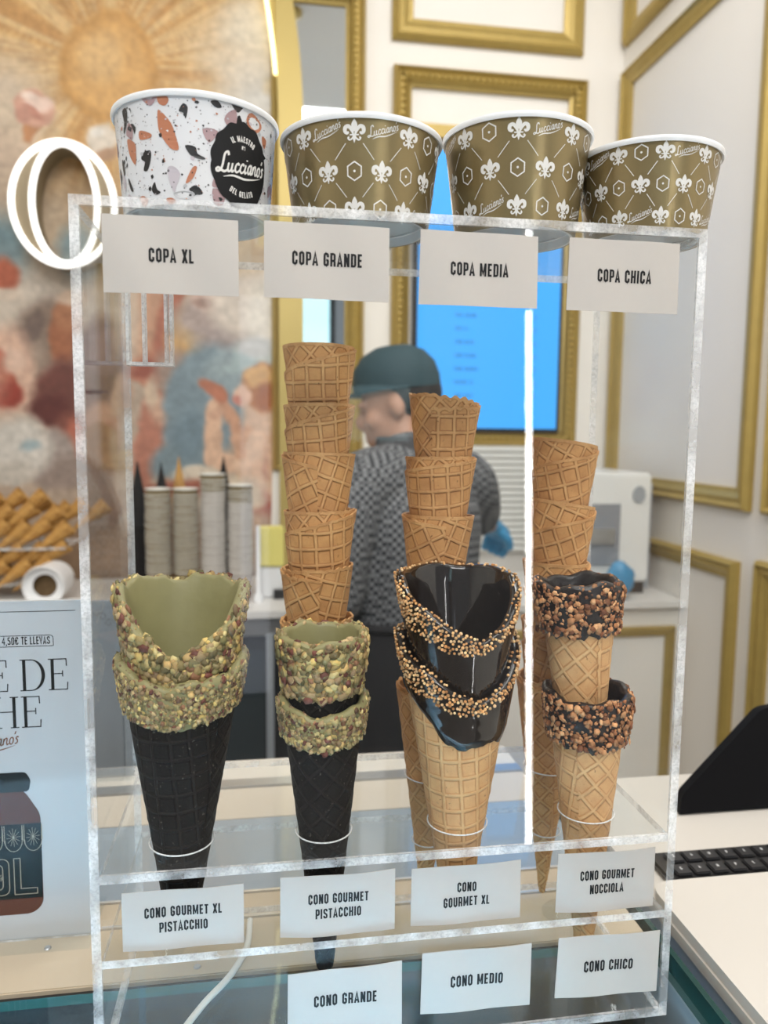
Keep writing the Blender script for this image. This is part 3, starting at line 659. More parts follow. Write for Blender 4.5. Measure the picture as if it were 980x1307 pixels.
# ------------------------------------------------------------------ cones
def cone_sheet(k, L, tip, ztop, turns, a0, d, material, name, parent, drop=None, cell=.0128, layer=.0017, thick=.0014, uvrot=.3, jag=0.0, seed=0, nth=120, nz=70, ridge=.00035, rmin=0.0):
    """rolled wafer: a spiral sheet of a cone r = k*z (apex at origin), cut at the rim ztop(theta, s)"""
    rr = np.random.default_rng(seed); n = int(nth*turns); S_ = np.linspace(0, turns, n+1); sa = math.sin(math.atan(k))
    ph = rr.random(6)*6.28; zt = np.zeros(n+1); A = a0+d*S_*2*PI
    for i, s in enumerate(S_): zt[i] = ztop(A[i], s) - (drop(s) if drop else 0)
    if jag: zt += jag*(np.sin(A*7+ph[0])*np.sin(A*13+ph[1])+.6*np.sin(A*23+ph[2]))
    T = 1-(1-np.linspace(0, 1, nz+1))**1.6
    Zz = tip+(zt[:, None]-tip)*T[None, :]; SS = np.repeat(S_[:, None], nz+1, 1)
    AA = np.repeat(A[:, None], nz+1, 1)
    if jag: AA = AA + (SS > turns-.02)*d*.06*np.sin(Zz*260+ph[3])*np.sin(Zz*700+ph[4])
    fr_ = 2*PI*(math.ceil(A[-1]/(2*PI)) if d < 0 else math.floor(A[-1]/(2*PI))); uvrot = uvrot-fr_*sa
    slant = Zz/math.cos(math.atan(k)); phi = AA*sa
    uu, vv = slant*np.cos(phi+uvrot), slant*np.sin(phi+uvrot); fu, fv = uu/cell, vv/cell
    band = (zt[:, None]-Zz) < .0026; fu = np.where(band, np.round(fu), fu); fv = np.where(band, np.round(fv), fv); dd = np.maximum(np.abs(fu-np.floor(fu)-.5), np.abs(fv-np.floor(fv)-.5)); rid = np.clip((dd-.35)/.12, 0, 1)*ridge
    base = k*Zz - (turns-SS)*layer - thick*0
    base = base*(1+.012*np.sin(2*AA+ph[5])+.006*np.sin(3*AA+ph[2]))
    ro = np.maximum(base+rid-ridge, .0006+rmin); ri = np.maximum(base-thick-ridge, .0002)
    def pts(r): return np.stack([r*np.sin(AA), -r*np.cos(AA), Zz], -1).reshape(-1, 3)
    V = np.concatenate([pts(ro), pts(ri)]); m = nz+1; off = (n+1)*m
    I = (np.arange(n)[:, None]*m+np.arange(nz)[None, :]).reshape(-1)
    f1 = np.stack([I, I+m, I+m+1, I+1], -1); f2 = np.stack([I+off, I+off+1, I+off+m+1, I+off+m], -1)
    J = np.arange(n)*m; top = np.stack([J+nz, J+m+nz, J+m+nz+off, J+nz+off], -1); bot = np.stack([J, J+off, J+m+off, J+m], -1)
    K = np.arange(nz); e0 = np.stack([K, K+1, K+1+off, K+off], -1); q = n*m; e1 = np.stack([q+K, q+K+off, q+K+1+off, q+K+1], -1)
    F = np.concatenate([f1, f2, top, bot, e0, e1])
    if d < 0: F = F[:, ::-1]
    me = bpy.data.meshes.new(name); me.vertices.add(len(V)); me.vertices.foreach_set('co', V.ravel())
    me.loops.add(F.size); me.loops.foreach_set('vertex_index', F.ravel()); me.polygons.add(len(F)); me.polygons.foreach_set('loop_start', np.arange(len(F))*4)
    me.update(calc_edges=True); me.validate()
    uvl = me.uv_layers.new(name='flat'); UV = np.tile(np.stack([fu.ravel(), fv.ravel()], -1), (2, 1)); uvl.data.foreach_set('uv', UV[F.ravel()].ravel())
    me.materials.append(material); sm(me, 55)
    o = bpy.data.objects.new(name, me); COL.objects.link(o); o.parent = parent; return o

def coat_shell(k, zt, zb, zin, out, inn, material, parent, name='coating', n=96, jag=.0012, seed=0, lump_=.0007):
    """dipped layer round a cone's mouth: down the outside to zb, over the rim, down the inside to zin"""
    rr = np.random.default_rng(seed); ph = rr.random(8)*6.28; vs = []; rows = 34
    for i in range(n):
        a = -PI+2*PI*i/n
        w = jag*(math.sin(9*a+ph[0])*.6+math.sin(17*a+ph[1])*.5+math.sin(31*a+ph[2])*.4)
        t, b = zt(a), zb(a)+w; col = []
        for j in range(15):
            u = j/14; z = b+(t-.001-b)*u; e = out*min(1, .15+u*7)
            e += lump_*math.sin(5*a+ph[3]+z*300)*math.sin(z*420+ph[4]+3*a)*min(1, u*4)
            col.append((k*z+e, z))
        rm = k*t+(out+inn)/2-.0
        for j in range(1, 6):
            q = PI*j/6; col.append((rm+(out-inn)/2*math.cos(q), t-.001+math.sin(q)*(out-inn)*.42))
        for j in range(14):
            u = j/13; z = t-.001-(t-.001-zin)*u; col.append((max(.0004, k*z+inn-.0004*u), z))
        for j in range(8):
            u = j/7; z = zin+(b+.0015-zin)*u; col.append((max(.0003, k*z+inn*.62), z))
        rows = len(col); vs += [(r*math.sin(a), -r*math.cos(a), z) for r, z in col]
    fs = []
    for i in range(n):
        i2 = (i+1) % n
        for j in range(rows-1): fs.append((i*rows+j, i2*rows+j, i2*rows+j+1, i*rows+j+1))
        fs.append((i*rows+rows-1, i2*rows+rows-1, i2*rows, i*rows))
    o = MB().add(vs, fs).build(name, material, parent, smooth=60)
    return o

def ico(sub):
    bm = bmesh.new(); bmesh.ops.create_icosphere(bm, subdivisions=sub, radius=1); V = np.array([v.co[:] for v in bm.verts]); F = np.array([[v.index for v in f.verts] for f in bm.faces]); bm.free(); return V, F
ICO1, ICO2 = ico(1), ico(2)
def crumbs(k, zt, zb, out, n, sizes, palette, material, parent, name, seed, dens=None, bead=False, over=.5, sink=.25, lip=.0062):
    rr = np.random.default_rng(seed); BV, BF = ICO2 if bead else ICO1; VV = []; FF = []; CC = []; o = 0; made = 0; tries = 0
    pal = np.array(palette, float)
    placed = []
    while made < n and tries < n*30:
        tries += 1
        a = rr.uniform(-PI, PI); u = rr.uniform(0, 1+over*.3); t, b = zt(a), zb(a)
        if dens and rr.random() > dens(a, min(u, 1)): continue
        z = b+(t-b)*min(u, 1.0); s = sizes[0]*(sizes[1]/sizes[0])**(rr.random()**1.7)
        r = k*z+out
        if u > 1: q_ = (u-1)/(over*.3); r -= q_*lip; z += s*.25+.0012*math.sin(PI*q_)
        if bead:
            p = (r*a, z)
            if any((p[0]-q[0])**2+(p[1]-q[1])**2 < (s*1.75)**2 for q in placed[-900:]): continue
            placed.append(p)
            P = BV*s*rr.uniform(.9, 1.1)
        else:
            e = rr.uniform(.55, 1.25, 3); P = BV*(1+rr.normal(0, .16, (len(BV), 1)))*e*s
        q = rr.normal(size=4); q /= np.linalg.norm(q); w, x, y, zq = q
        Rm = np.array([[1-2*(y*y+zq*zq), 2*(x*y-w*zq), 2*(x*zq+w*y)], [2*(x*y+w*zq), 1-2*(x*x+zq*zq), 2*(y*zq-w*x)], [2*(x*zq-w*y), 2*(y*zq+w*x), 1-2*(x*x+y*y)]])
        P = P@Rm.T
        nrm = np.array([math.sin(a), -math.cos(a), 0])
        if not bead: P = P*1.12-np.outer(P@nrm, nrm)*.62
        c = np.array([r*math.sin(a), -r*math.cos(a), z])+nrm*s*(.55-sink)
        VV.append(P+c); FF.append(BF+o); o += len(BV); made += 1
        col = pal[rr.integers(len(pal))]*rr.uniform(.8, 1.15); CC.append(np.repeat(np.clip(col, 0, 255)[None]/255, len(BV), 0))
    V = np.concatenate(VV); F = np.concatenate(FF); C = np.concatenate(CC)**2.2
    me = bpy.data.meshes.new(name); me.vertices.add(len(V)); me.vertices.foreach_set('co', V.ravel()); me.loops.add(F.size); me.loops.foreach_set('vertex_index', F.ravel().astype('i'))
    me.polygons.add(len(F)); me.polygons.foreach_set('loop_start', np.arange(len(F))*3); me.update(calc_edges=True)
    at = me.attributes.new('Col', 'FLOAT_COLOR', 'POINT'); c4 = np.ones((len(V), 4), 'f'); c4[:, :3] = C; at.data.foreach_set('color', c4.ravel())
    me.materials.append(material)
    if bead: sm(me, 180)
    ob = bpy.data.objects.new(name, me); COL.objects.link(ob); ob.parent = parent; ob['kind'] = 'stuff'; return ob

def front(a): return ((a+PI) % (2*PI))-PI          # angle from the front, -pi..pi
def axis_of(lean, tx): return Vector((tx, math.sin(lean), math.cos(lean))).normalized()
def cone_root(label, ring, zring, apex, lean, tx, lift, group=None, name='waffle_cone', cat='ice cream cone', twist=0, jx=0, jy=0):
    ax = axis_of(lean, tx); c = Vector((ring[0], ring[1], zring)); loc = c - ax*((zring-apex)/ax.z) + ax*lift
    q = Vector((0, 0, 1)).rotation_difference(axis_of(lean+jy, tx+jx)).to_matrix() @ Matrix.Rotation(twist, 3, 'Z')
    return thing(name, label, cat, loc, q.to_euler(), group)

# --- gourmet pistachio, extra large (black cone, cream and chopped nuts)
PN = [(186, 166, 112), (164, 144, 96), (198, 180, 126), (138, 122, 80), (178, 152, 112), (120, 106, 70), (140, 100, 74), (104, 62, 52), (190, 158, 104), (128, 116, 82), (158, 136, 100), (204, 176, 108), (110, 104, 68), (146, 122, 92)]
PNF = PN + [(160, 140, 104), (136, 112, 84), (172, 152, 106), (110, 84, 66)]
FRONT_LEAN = math.radians(3.6); BACK_LEAN = .036
HOLE = {'pxl': (-.1470, .0400), 'p': (-.0485, .0410), 'xl': (.0495, .0400), 'n': (.1500, .0415)}
def pxl(lift, lower):
    lab = 'lower black cone dipped in pistachio cream and chopped nuts, far left in acrylic case' if lower else 'large upper black cone with heart-shaped pistachio cream mouth, far left in acrylic case'
    r = cone_root(lab, HOLE['pxl'], .14, .018, FRONT_LEAN, .010, lift, name='gourmet_cone'); k = .170
    Lr = .252 if lower else .255
    dip = .015 if lower else .047
    def zt(a):
        f = front(a-.05); v = max(0, 1-abs(f)/1.5)**.8; return Lr - dip*v + .002*math.sin(5*a+.5) + .0012*math.sin(11*a) + .0007*math.sin(23*a+1)
    def zb(a):
        f = front(a+.1); v = max(0, 1-abs(f)/1.7); return (Lr-.046-.021*v if not lower else Lr-.031-.012*v)
    cone_sheet(k, Lr, .078, lambda a, s: zt(a)-.003, 1.25, 2.4, -1, M_WAFD, 'wafer', r, layer=.0008, nth=130, nz=100, seed=3+lower, uvrot=.08, ridge=.0003, jag=0)
    coat_shell(k, zt, zb, Lr-.16, .0022, -.0054, M_PCOAT, r, seed=5+lower)
    crumbs(k, lambda a: zt(a)-.001, lambda a: zb(a)+.0005, .0020, 5200 if lower else 4200, (.0007, .0022) if lower else (.0008, .0038), PNF if lower else PN, M_CRUMB, r, 'chopped_pistachio', 9+lower)
    return r
pxl(0, True); pxl(.0445, False)
# --- gourmet pistachio
def pst(lift, lower):
    lab = 'lower slim black cone with pistachio rim, second gourmet column from left' if lower else 'upper slim black cone with round pistachio cream mouth, second gourmet column from left'
    r = cone_root(lab, HOLE['p'], .14, -.020, FRONT_LEAN*.7, -.006, lift, name='gourmet_cone'); k = .1175; Lr = .258
    def zt(a):
        f = front(a); return Lr - (.010*max(0, 1-abs(f)/1.6) if lower else .003*max(0, math.cos(a))) + .0012*math.sin(4*a)+.0008*math.sin(9*a+1)
    def zb(a):
        f = front(a); return Lr-(.026+.007*max(0, 1-abs(f)/1.7) if lower else .040+.0015*math.cos(a))
    cone_sheet(k, Lr, .058, lambda a, s: zt(a)-.003, 1.25, 2.2, 1, M_WAFD, 'wafer', r, layer=.0008, nth=110, nz=90, seed=13+lower, uvrot=.8, ridge=.0003)
    coat_shell(k, zt, zb, Lr-.15, .0022, -.0045, M_PCOAT, r, seed=15+lower)
    crumbs(k, lambda a: zt(a)-.0015, lambda a: zb(a)+.0005, .0020, 3000 if lower else 2900, (.0007, .0026) if lower else (.0008, .0038), PNF if lower else PN, M_CRUMB, r, 'chopped_pistachio', 19+lower)
    return r
pst(0, True); pst(.0445, False)
# --- gourmet extra large, dark chocolate with crisp beads
BD = [(226, 178, 124), (206, 152, 98), (238, 198, 150), (190, 132, 80), (214, 166, 116), (232, 188, 136)]
def gxl(lift, lower):
    lab = 'lower waffle cone dipped in glossy dark chocolate with beaded edge' if lower else 'upper cone with wide dark chocolate mouth edged in tan sugar beads'
    r = cone_root(lab, HOLE['xl'], .14, .018, FRONT_LEAN, .004, lift, name='gourmet_cone'); k = .170; Lr = .262
    def zt(a):
        f = front(a-.22); v = max(0, 1-abs(f)/(1.9 if f < 0 else 1.5)); return Lr - .040*v**.85 + .0035*math.cos(a-PI) - .002 + .001*math.sin(6*a)
    def zb(a):
        return .1855+.035*max(0, -math.sin(a))**2.6+.004*max(0, math.sin(a))+.012*max(0, -math.cos(a))+.0012*math.sin(5*a)+.0008*math.sin(13*a)-(0 if lower else .03)
    cone_sheet(k, Lr, .078, lambda a, s: zt(a)-.003, 1.3, -.5, -1, M_WAFP, 'wafer', r, layer=.0008, nth=130, nz=110, seed=23+lower, uvrot=.1, jag=.0)
    coat_shell(k, zt, zb, Lr-.15, .0020, -.0054, M_CHOC, r, seed=25+lower, lump_=.0002, jag=.0009)
    def dens(a, u): return 1.0
    def zb2(a):
        f = front(a-.5); w = .0105+.009*max(0, math.cos(a+1.4)) - .005*max(0, 1-abs(f)/.9); return zt(a)-w
    crumbs(k, lambda a: zt(a)+.0012, zb2, .0018, 600, (.00095, .00122), BD, M_CRUMB, r, 'sugar_beads', 29+lower, bead=True, sink=.1,
           dens=lambda a, u: (.35 if -.25 < front(a-.55) < .45 else 1.0))
    return r
gxl(0, True); gxl(.0415, False)
# --- gourmet hazelnut
HN = [(176, 124, 84), (196, 142, 98), (140, 90, 58), (206, 156, 112), (160, 108, 70), (116, 70, 44), (186, 130, 88), (128, 80, 50)]
def noc(lift, lower):
    lab = 'lower waffle cone with chocolate and chopped hazelnut collar, far right in case' if lower else 'upper waffle cone with chocolate and hazelnut collar, far right in case'
    r = cone_root(lab, HOLE['n'], .14, -.030, FRONT_LEAN*.7, -.012 if not lower else -.004, lift, name='gourmet_cone', jx=-.03 if not lower else 0); k = .115; Lr = .263 if lower else .262
    def zt(a): return Lr+.0015*math.sin(3*a+1)+.001*math.sin(8*a)-(.004*max(0, math.cos(a)) if lower else 0)
    def zb(a): return Lr-(.036+.003*math.cos(a) if lower else .037)
    cone_sheet(k, Lr, .058, lambda a, s: zt(a)-.003, 1.25, .9 if lower else 1.75, -1, M_WAFP, 'wafer', r, layer=.0008, nth=120, nz=100, seed=33+lower, uvrot=.75, jag=.0014, cell=.0135)
    coat_shell(k, zt, zb, Lr-.13, .0030, -.0042, M_CHOCN, r, seed=35+lower, lump_=.0010, jag=.0018)
    crumbs(k, lambda a: zt(a)-.001, lambda a: zb(a)+.001, .0032, 1000, (.0010, .0028), HN, M_CRUMB, r, 'chopped_hazelnut', 39+lower, sink=.1)
    return r
noc(0, True); noc(.083, False)

# --- plain cones nested in tall stacks behind
ORD = ['topmost', 'second from top', 'third from top', 'fourth from top', 'fifth from top', 'sixth from top', 'lowest']
def plain(col, word, base, tx, rims, k, apex0, styles, group, side):
    zr0 = rims[-1]; N = len(rims); Lr = zr0-apex0
    for i, z in enumerate(rims):
        nm = ORD[i] if i < N-1 else 'lowest'
        a0, d, jx, jy, tilt, dropz, jag, turns = styles[i % len(styles)]
        r = cone_root('plain waffle cone, %s in the %s' % (nm, word), base, .14, apex0, BACK_LEAN, tx, z-zr0, group, jx=jx, jy=jy)
        vis = Lr-.080 if i < N-1 else .0
        cone_sheet(k, Lr, (.028 if col == 2 else .034) if i == N-1 else .05, lambda a, s, tilt=tilt: Lr+tilt*math.sin(a), turns, a0, d, M_WAF, 'wafer', r,
                   drop=(lambda s, dz=dropz: 0 if s < 1 else dz*min(1.6, ((s-1)/.5))**1.15), nth=120, nz=110, seed=50+col*10+i, jag=jag, uvrot=[.05, .12, -.35, .08, -.3, .2, .1][i] if col != 2 else [.32, .40, .1, -.2, .1][i])
HP = PI/2
A_ = (HP+.15, -1, 0, 0, -.0002, .021, 0, 1.62)
B_ = (HP+.05, -1, 0, 0, .0005, .020, 0, 1.62)
C_ = (-2.3, 1, 0, 0, -.0006, .016, .0, 1.35)
D_ = (HP+.1, -1, .004, 0, .0008, .018, .0004, 1.62)
E_ = (-2.2, 1, -.004, 0, .0012, .012, .0007, 1.35)
plain(0, 'tallest stack at the left of the worker', (-.0475, .119), .004, [.489, .4440, .4065, .3612, .3163, .2745, .232], .131, .0, [A_, B_, C_, D_, E_, E_, C_], 'plain cones in the tallest stack', 0)
plain(1, 'middle stack before the worker', (.0460, .119), .024, [.4505, .4040, .3570, .3105, .264, .2175], .140, .0,
      [(HP+.35, -1, .012, 0, -.0028, .014, .0011, 1.40), (HP+.3, -1, 0, 0, .0008, .010, .0003, 1.62), (-2.2, 1, 0, 0, 0, .012, .0, 1.35), C_, A_, E_], 'plain cones in the middle stack', 0)
plain(2, 'right-hand stack by the hazelnut cones', (.1500, .120), .022, [.4167, .3666, .3170, .268, .219], .138, .0,
      [(HP+.25, -1, .015, 0, -.0030, .024, .0, 1.62), (HP+.2, -1, .012, 0, -.0032, .028, .0, 1.62), A_, D_, E_], 'plain cones in the right-hand stack', 0)

# ------------------------------------------------------------------ ACRYLIC DISPLAY CASE
case = thing('acrylic_display_case', 'clear acrylic display case holding the cones, cups standing on its top', 'display case', (0, 0, 0))
TZ = .558; TP = .0058; DD = .1614
def slab(name, x0, x1, y0, y1, z0, z1, thin, m=None):
    mis = [1]*6
    for i in {'x': (0, 1), 'y': (2, 3), 'z': (4, 5)}[thin]: mis[i] = 0
    return MB().box(x0, x1, y0, y1, z0, z1, mis=mis).build(name, [m or M_CLEAR, M_EDGE], case)
slab('side_panel', -.2, -.2+TP, 0, DD, 0, TZ-TP-.0001, 'x'); slab('side_panel', .2-TP, .2, 0, DD, 0, TZ-TP-.0001, 'x')
slab('top_panel', -.2, .2, 0, DD, TZ-TP, TZ, 'z')
slab('base_panel', -.2+TP+.0001, .2-TP-.0001, 0, DD, 0, TP, 'z', M_SHELF)
slab('front_panel', -.2+TP+.0001, .2-TP-.0001, .0002, .0022, .1401, TZ-TP-.0001, 'y')
slab('front_panel', -.2+TP+.0001, .2-TP-.0001, .0002, .0022, TP+.0001, .0769, 'y')
def holed(name, z0, z1, holes):
    x0, x1, y0, y1 = -.2+TP+.0001, .2-TP-.0001, 0.0, DD-.0005; n = 40
    loops = [[(x0, y0), (x1, y0), (x1, y1), (x0, y1)]]+[[(cx+r*math.cos(-2*PI*i/n), cy+r*math.sin(-2*PI*i/n)) for i in range(n)] for cx, cy, r in holes]
    flat = [p for l in loops for p in l]; N = len(flat)
    tr = tessellate_polygon([[Vector((p[0], p[1], 0)) for p in l] for l in loops])
    mb = MB(); mb.v = [(p[0], p[1], z1) for p in flat]+[(p[0], p[1], z0) for p in flat]
    for t in tr: mb.f.append(tuple(t)); mb.mi.append(0); mb.f.append(tuple(i+N for i in t[::-1])); mb.mi.append(0)
    o = 0
    for li, l in enumerate(loops):
        for i in range(len(l)):
            a, b = o+i, o+(i+1) % len(l); mb.f.append((a, a+N, b+N, b)); mb.mi.append(1 if li == 0 else 2)
        o += len(l)
    sh = mb.build(name, [M_SHELF, M_EDGE, M_CLEAR], case)
    for cx, cy, r in holes:
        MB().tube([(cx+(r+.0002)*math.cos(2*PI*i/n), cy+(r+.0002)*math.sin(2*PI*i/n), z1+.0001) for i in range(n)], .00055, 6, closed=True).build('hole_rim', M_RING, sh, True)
def hole_at(c, z, k, apex, lean, tx, cl=.0014):
    ax = axis_of(lean, tx); d = (z-.14)/ax.z; return (c[0]+ax.x*d, c[1]+ax.y*d, k*(z-apex)+cl)
def holes(z):
    return [hole_at(HOLE['pxl'], z, .170, .018, FRONT_LEAN, .010), hole_at(HOLE['p'], z, .1175, -.020, FRONT_LEAN*.7, -.006), hole_at(HOLE['xl'], z, .170, .018, FRONT_LEAN, .004), hole_at(HOLE['n'], z, .115, -.030, FRONT_LEAN*.7, -.004),
            (.0-.0475-.0985, .115, .0165 if z > .1 else .0105), hole_at((-.0475, .119), z, .131, .0, BACK_LEAN, .004), hole_at((.0460, .119), z, .140, .0, BACK_LEAN, .024), hole_at((.1500, .120), z, .138, .0, BACK_LEAN, .022)]
hs1 = holes(.137); hs2 = holes(.0795); hs1.pop(4); hs2.pop(4)
holed('upper_shelf', .1345, .1400, hs1); holed('lower_shelf', .0770, .0825, hs2)
MB().box(-.2065+.0, -.2001, .132, .150, .474, .551, mis=[0, 0, 0, 0, 1, 1]).build('hinge_bracket', [M_CLEAR, M_EDGE], case)
hb = MB()
for x in (-.1935, -.1815, -.1650, -.1610): hb.box(x, x+.0022, .139, .151, .474, TZ-TP-.0002)
hb.box(-.1935, -.1588, .139, .151, .4725, .4750)
hb.build('holder_channel', edge_mat('channel_edge', .55), case)
for x in (-.17, .17):
    for y in (.025, .135): MB().lathe([(0, -.008), (.013, -.008), (.014, -.005), (.010, -.0002), (0, -.0002)], 28, c=(x, y, 0)).build('foot', M_SHELF, case, True)

# ------------------------------------------------------------------ price cards
def card(label, cx, cz, w, h, y, lines, rotd=0, curl=.0006, th=.0105, lh=.0069, tw=0.0, dy=0):
    t = thing('name_card', label, 'card', (cx, y, cz-h/2)); t.rotation_euler = (0, math.radians(-rotd), 0)
    def cv(x, z): return curl*((2*x/w)**2-1) + tw*(2*x/w)*(2*(z-h/2)/h) + .0005*math.sin(9*x/w+z/h*3)
    nx, nz = 16, 10; vs = []; fs = []
    for s in (0, .0004):
        for j in range(nz+1):
            for i in range(nx+1):
                x, z = -w/2+w*i/nx, h*j/nz; vs.append((x, cv(x, z)+s, z))
    m = (nx+1)*(nz+1)
    for j in range(nz):
        for i in range(nx):
            a = j*(nx+1)+i; fs.append((a, a+1, a+nx+2, a+nx+1)); fs.append((m+a, m+a+nx+1, m+a+nx+2, m+a+1))
    B = [j*(nx+1) for j in range(nz+1)]; edge = list(range(nx+1))+[j*(nx+1)+nx for j in range(1, nz+1)]+[nz*(nx+1)+i for i in range(nx-1, -1, -1)]+[j*(nx+1) for j in range(nz-1, 0, -1)]
    for a, b in zip(edge, edge[1:]+edge[:1]): fs.append((b, a, m+a, m+b))
    MB().add(vs, fs).build('paper', M_CARD, t, smooth=50)
    tx = MB(); n = len(lines)
    for i, s in enumerate(lines):
        sh, _ = text2d(s, lh, track=.095)
        z0 = h/2+dy-lh/2+(n-1)*th/2-i*th
        put(tx, sh, lambda x, z: (x, cv(x, z+z0)-.00018, z+z0))
    tx.build('lettering', M_INK, t)
    return t
YF = -.0026
card('card reading COPA XL under the white terrazzo cup', -.1423, .5250, .0778, .0443, YF, ['COPA XL'], .1, lh=.0080)
card('card reading COPA GRANDE under the tall gold cup', -.0506, .5254, .0760, .0446, YF, ['COPA GRANDE'], -.4, lh=.0080, dy=.0015)
card('card reading COPA MEDIA under the third cup from left', .0448, .5249, .0763, .0449, YF, ['COPA MEDIA'], -.3, lh=.0080, tw=.0006)
card('card reading COPA CHICA under the smallest gold cup', .1413, .5247, .0760, .0451, YF, ['COPA CHICA'], -.3, lh=.0080)
Y1 = .0065; b1 = .0828
card('card reading CONO GOURMET XL PISTACCHIO on the lower shelf', -.1432, b1+.0205, .0779, .0410, Y1, ['CONO GOURMET XL', 'PISTACCHIO'], -.2, dy=.0005)
card('card reading CONO GOURMET PISTACCHIO on the lower shelf', -.0412, b1+.0217, .0781, .0434, Y1, ['CONO GOURMET', 'PISTACCHIO'], -.3, curl=.0022)
card('card reading CONO GOURMET XL without pistachio, on the lower shelf', .0485, b1+.0212, .0784, .0424, Y1, ['CONO', 'GOURMET XL'], 0, curl=.0012)
card('card reading CONO GOURMET NOCCIOLA on the lower shelf', .1514, b1+.0223, .0740, .0446, Y1, ['CONO GOURMET', 'NOCCIOLA'], -.5, curl=.0020)
card('card reading CONO GRANDE on the lowest front panel', -.0369, .0394, .0776, .0490, YF, ['CONO GRANDE'], -.3, lh=.0080, tw=.0015, dy=.0025)
card('card reading CONO MEDIO on the lowest front panel', .0544, .0459, .0784, .0456, YF, ['CONO MEDIO'], -.6, lh=.0080, dy=.0)
card('card reading CONO CHICO on the lowest front panel', .1508, .0467, .0769, .0461, YF, ['CONO CHICO'], -1.5, lh=.0080)

# ------------------------------------------------------------------ paper cups on top of the case
def cup_body(root, rb, rt, H, wall, n=96):
    mb = MB()
    mb.lathe([(rb-.0015, .0), (rb, 0.0), (rt, H-.0035)], n, 0)
    mb.lathe([(rt, H-.0035), (rt+.0014, H-.0040), (rt+.0024, H-.0022), (rt+.0020, H-.0004), (rt+.0004, H), (rt-.0010, H-.0012), (rt-.0014, H-.0040), (rb-.0012, .0065)], n, 1)
    mb.lathe([(rb-.0015, 0), (rb-.0032, .0), (rb-.0036, .0058)], n, 1)
    mb.build('cup_wall', [wall, M_WHITE], root, smooth=50)
    MB().lathe([(0, .0060), (rb-.0036, .0060), (rb-.0030, .0066), (0, .0066)], n).build('cup_base', mat('cup_base_paper', (.60, .63, .66), .5), root)
def fleur(h):
    """a three-petalled lily device, height h, centred"""
    sh = []
    c = catmull([(0, -.02), (.10, .10), (.13, .27), (.06, .43), (0, .50), (-.06, .43), (-.13, .27), (-.10, .10)], 4, True); sh.append(tess(c))
    for sgn in (1, -1):
        p = catmull([(.03*sgn, -.16), (.10*sgn, .02), (.24*sgn, .20), (.38*sgn, .16), (.40*sgn, .0), (.31*sgn, -.08), (.24*sgn, -.02)], 5)
        m = len(p); sh.append(ribbon(p, [.07+.10*math.sin(PI*i/(m-1)) for i in range(m)]))
        q = catmull([(.02*sgn, -.18), (.09*sgn, -.30), (.20*sgn, -.36), (.27*sgn, -.29), (.22*sgn, -.23)], 4); sh.append(ribbon(q, .07))
    sh.append(ribbon([(-.2, -.15), (.2, -.15)], .06)); sh.append(tess([(-.07, -.18), (.07, -.18), (.05, -.36), (0, -.5), (-.05, -.36)]))
    return [([(x*h, y*h) for x, y in v], f) for v, f in sh]
def hexa(h):
    p = [(.5*h*.9*math.sin(PI/3*i), .5*h*math.cos(PI/3*i)) for i in range(6)]; return [ribbon(p, h*.07, True), tess([(.07*h*math.cos(a), .07*h*math.sin(a)) for a in np.linspace(0, 6.28, 9)[:-1]])]
def gold_cup(label, x, y, rb, rt, H, th0, rows, N=9, hf=.0135):
    root = thing('gelato_cup', label, 'paper cup', (x, y, TZ+.0002)); cup_body(root, rb, rt, H, M_GOLDC)
    F = cone_map(rb, rt, H-.0035, .00025); mb = MB(); rm = (rb+rt)/2; dth = 2*PI/N
    for ri, (hz, typ) in enumerate(rows):
        for i in range(N):
            th = th0+i*dth+(dth/2 if typ == 'B' else 0)
            put(mb, fleur(hf), lambda sx, sy: F(sx, sy, th, hz))
            mid = th+dth/2; flip = (i+ri//2) % 2
            if typ == 'B' or flip: put(mb, hexa(hf*.80), lambda sx, sy: F(sx, sy, mid, hz))
            else: put(mb, rot2(script2d(.0058*hf/.0135, .17), .32), lambda sx, sy: F(sx, sy, mid, hz-.0005))
            for sg in (1, -1):
                if ri+1 < len(rows):
                    h2 = rows[ri+1][0]; pts = [(sg*dth/2*rm*t, (h2-hz)*t) for t in np.linspace(.30, .70, 5)]
                    put(mb, [ribbon(pts, .00042)], lambda sx, sy: F(sx, sy, th, hz))
                elif hz > .022:
                    pts = [(sg*dth/2*rm*t, -.0235*t) for t in np.linspace(.30, .70, 5)]; put(mb, [ribbon(pts, .00042)], lambda sx, sy: F(sx, sy, th, hz))
    mb.build('white_print', M_PRINT, root)
    # ring of small print under the base
    tb = MB(); sh, w = text2d('PLA 500 COPA GELATO - 500 COPA GELATO', .0022, w=.12); R0 = rb-.0085
    put(tb, sh, lambda sx, sy: ((R0+sy)*math.cos(HP-.75+sx/R0*1.0), (R0+sy)*math.sin(HP-.75+sx/R0), .0058)); tb.build('base_print', M_INK, root)
    return root
gold_cup('tall gold paper cup with white lilies, between terrazzo cup and third cup', -.0228, .056, .0455, .0525, .0585, math.radians(-12), [(.0475, 'A'), (.0250, 'B'), (.0035, 'A')])
gold_cup('gold paper cup with white lilies, third from left on the case', .0863, .056, .0415, .0498, .0680, math.radians(-17), [(.0575, 'A'), (.0350, 'B'), (.0120, 'A')], N=8)
gold_cup('short gold paper cup with white lilies, at the right end of the case', .1795, .047, .0405, .0482, .0570, math.radians(-14), [(.0475, 'A'), (.0280, 'B'), (.0085, 'A')], N=10, hf=.0118)
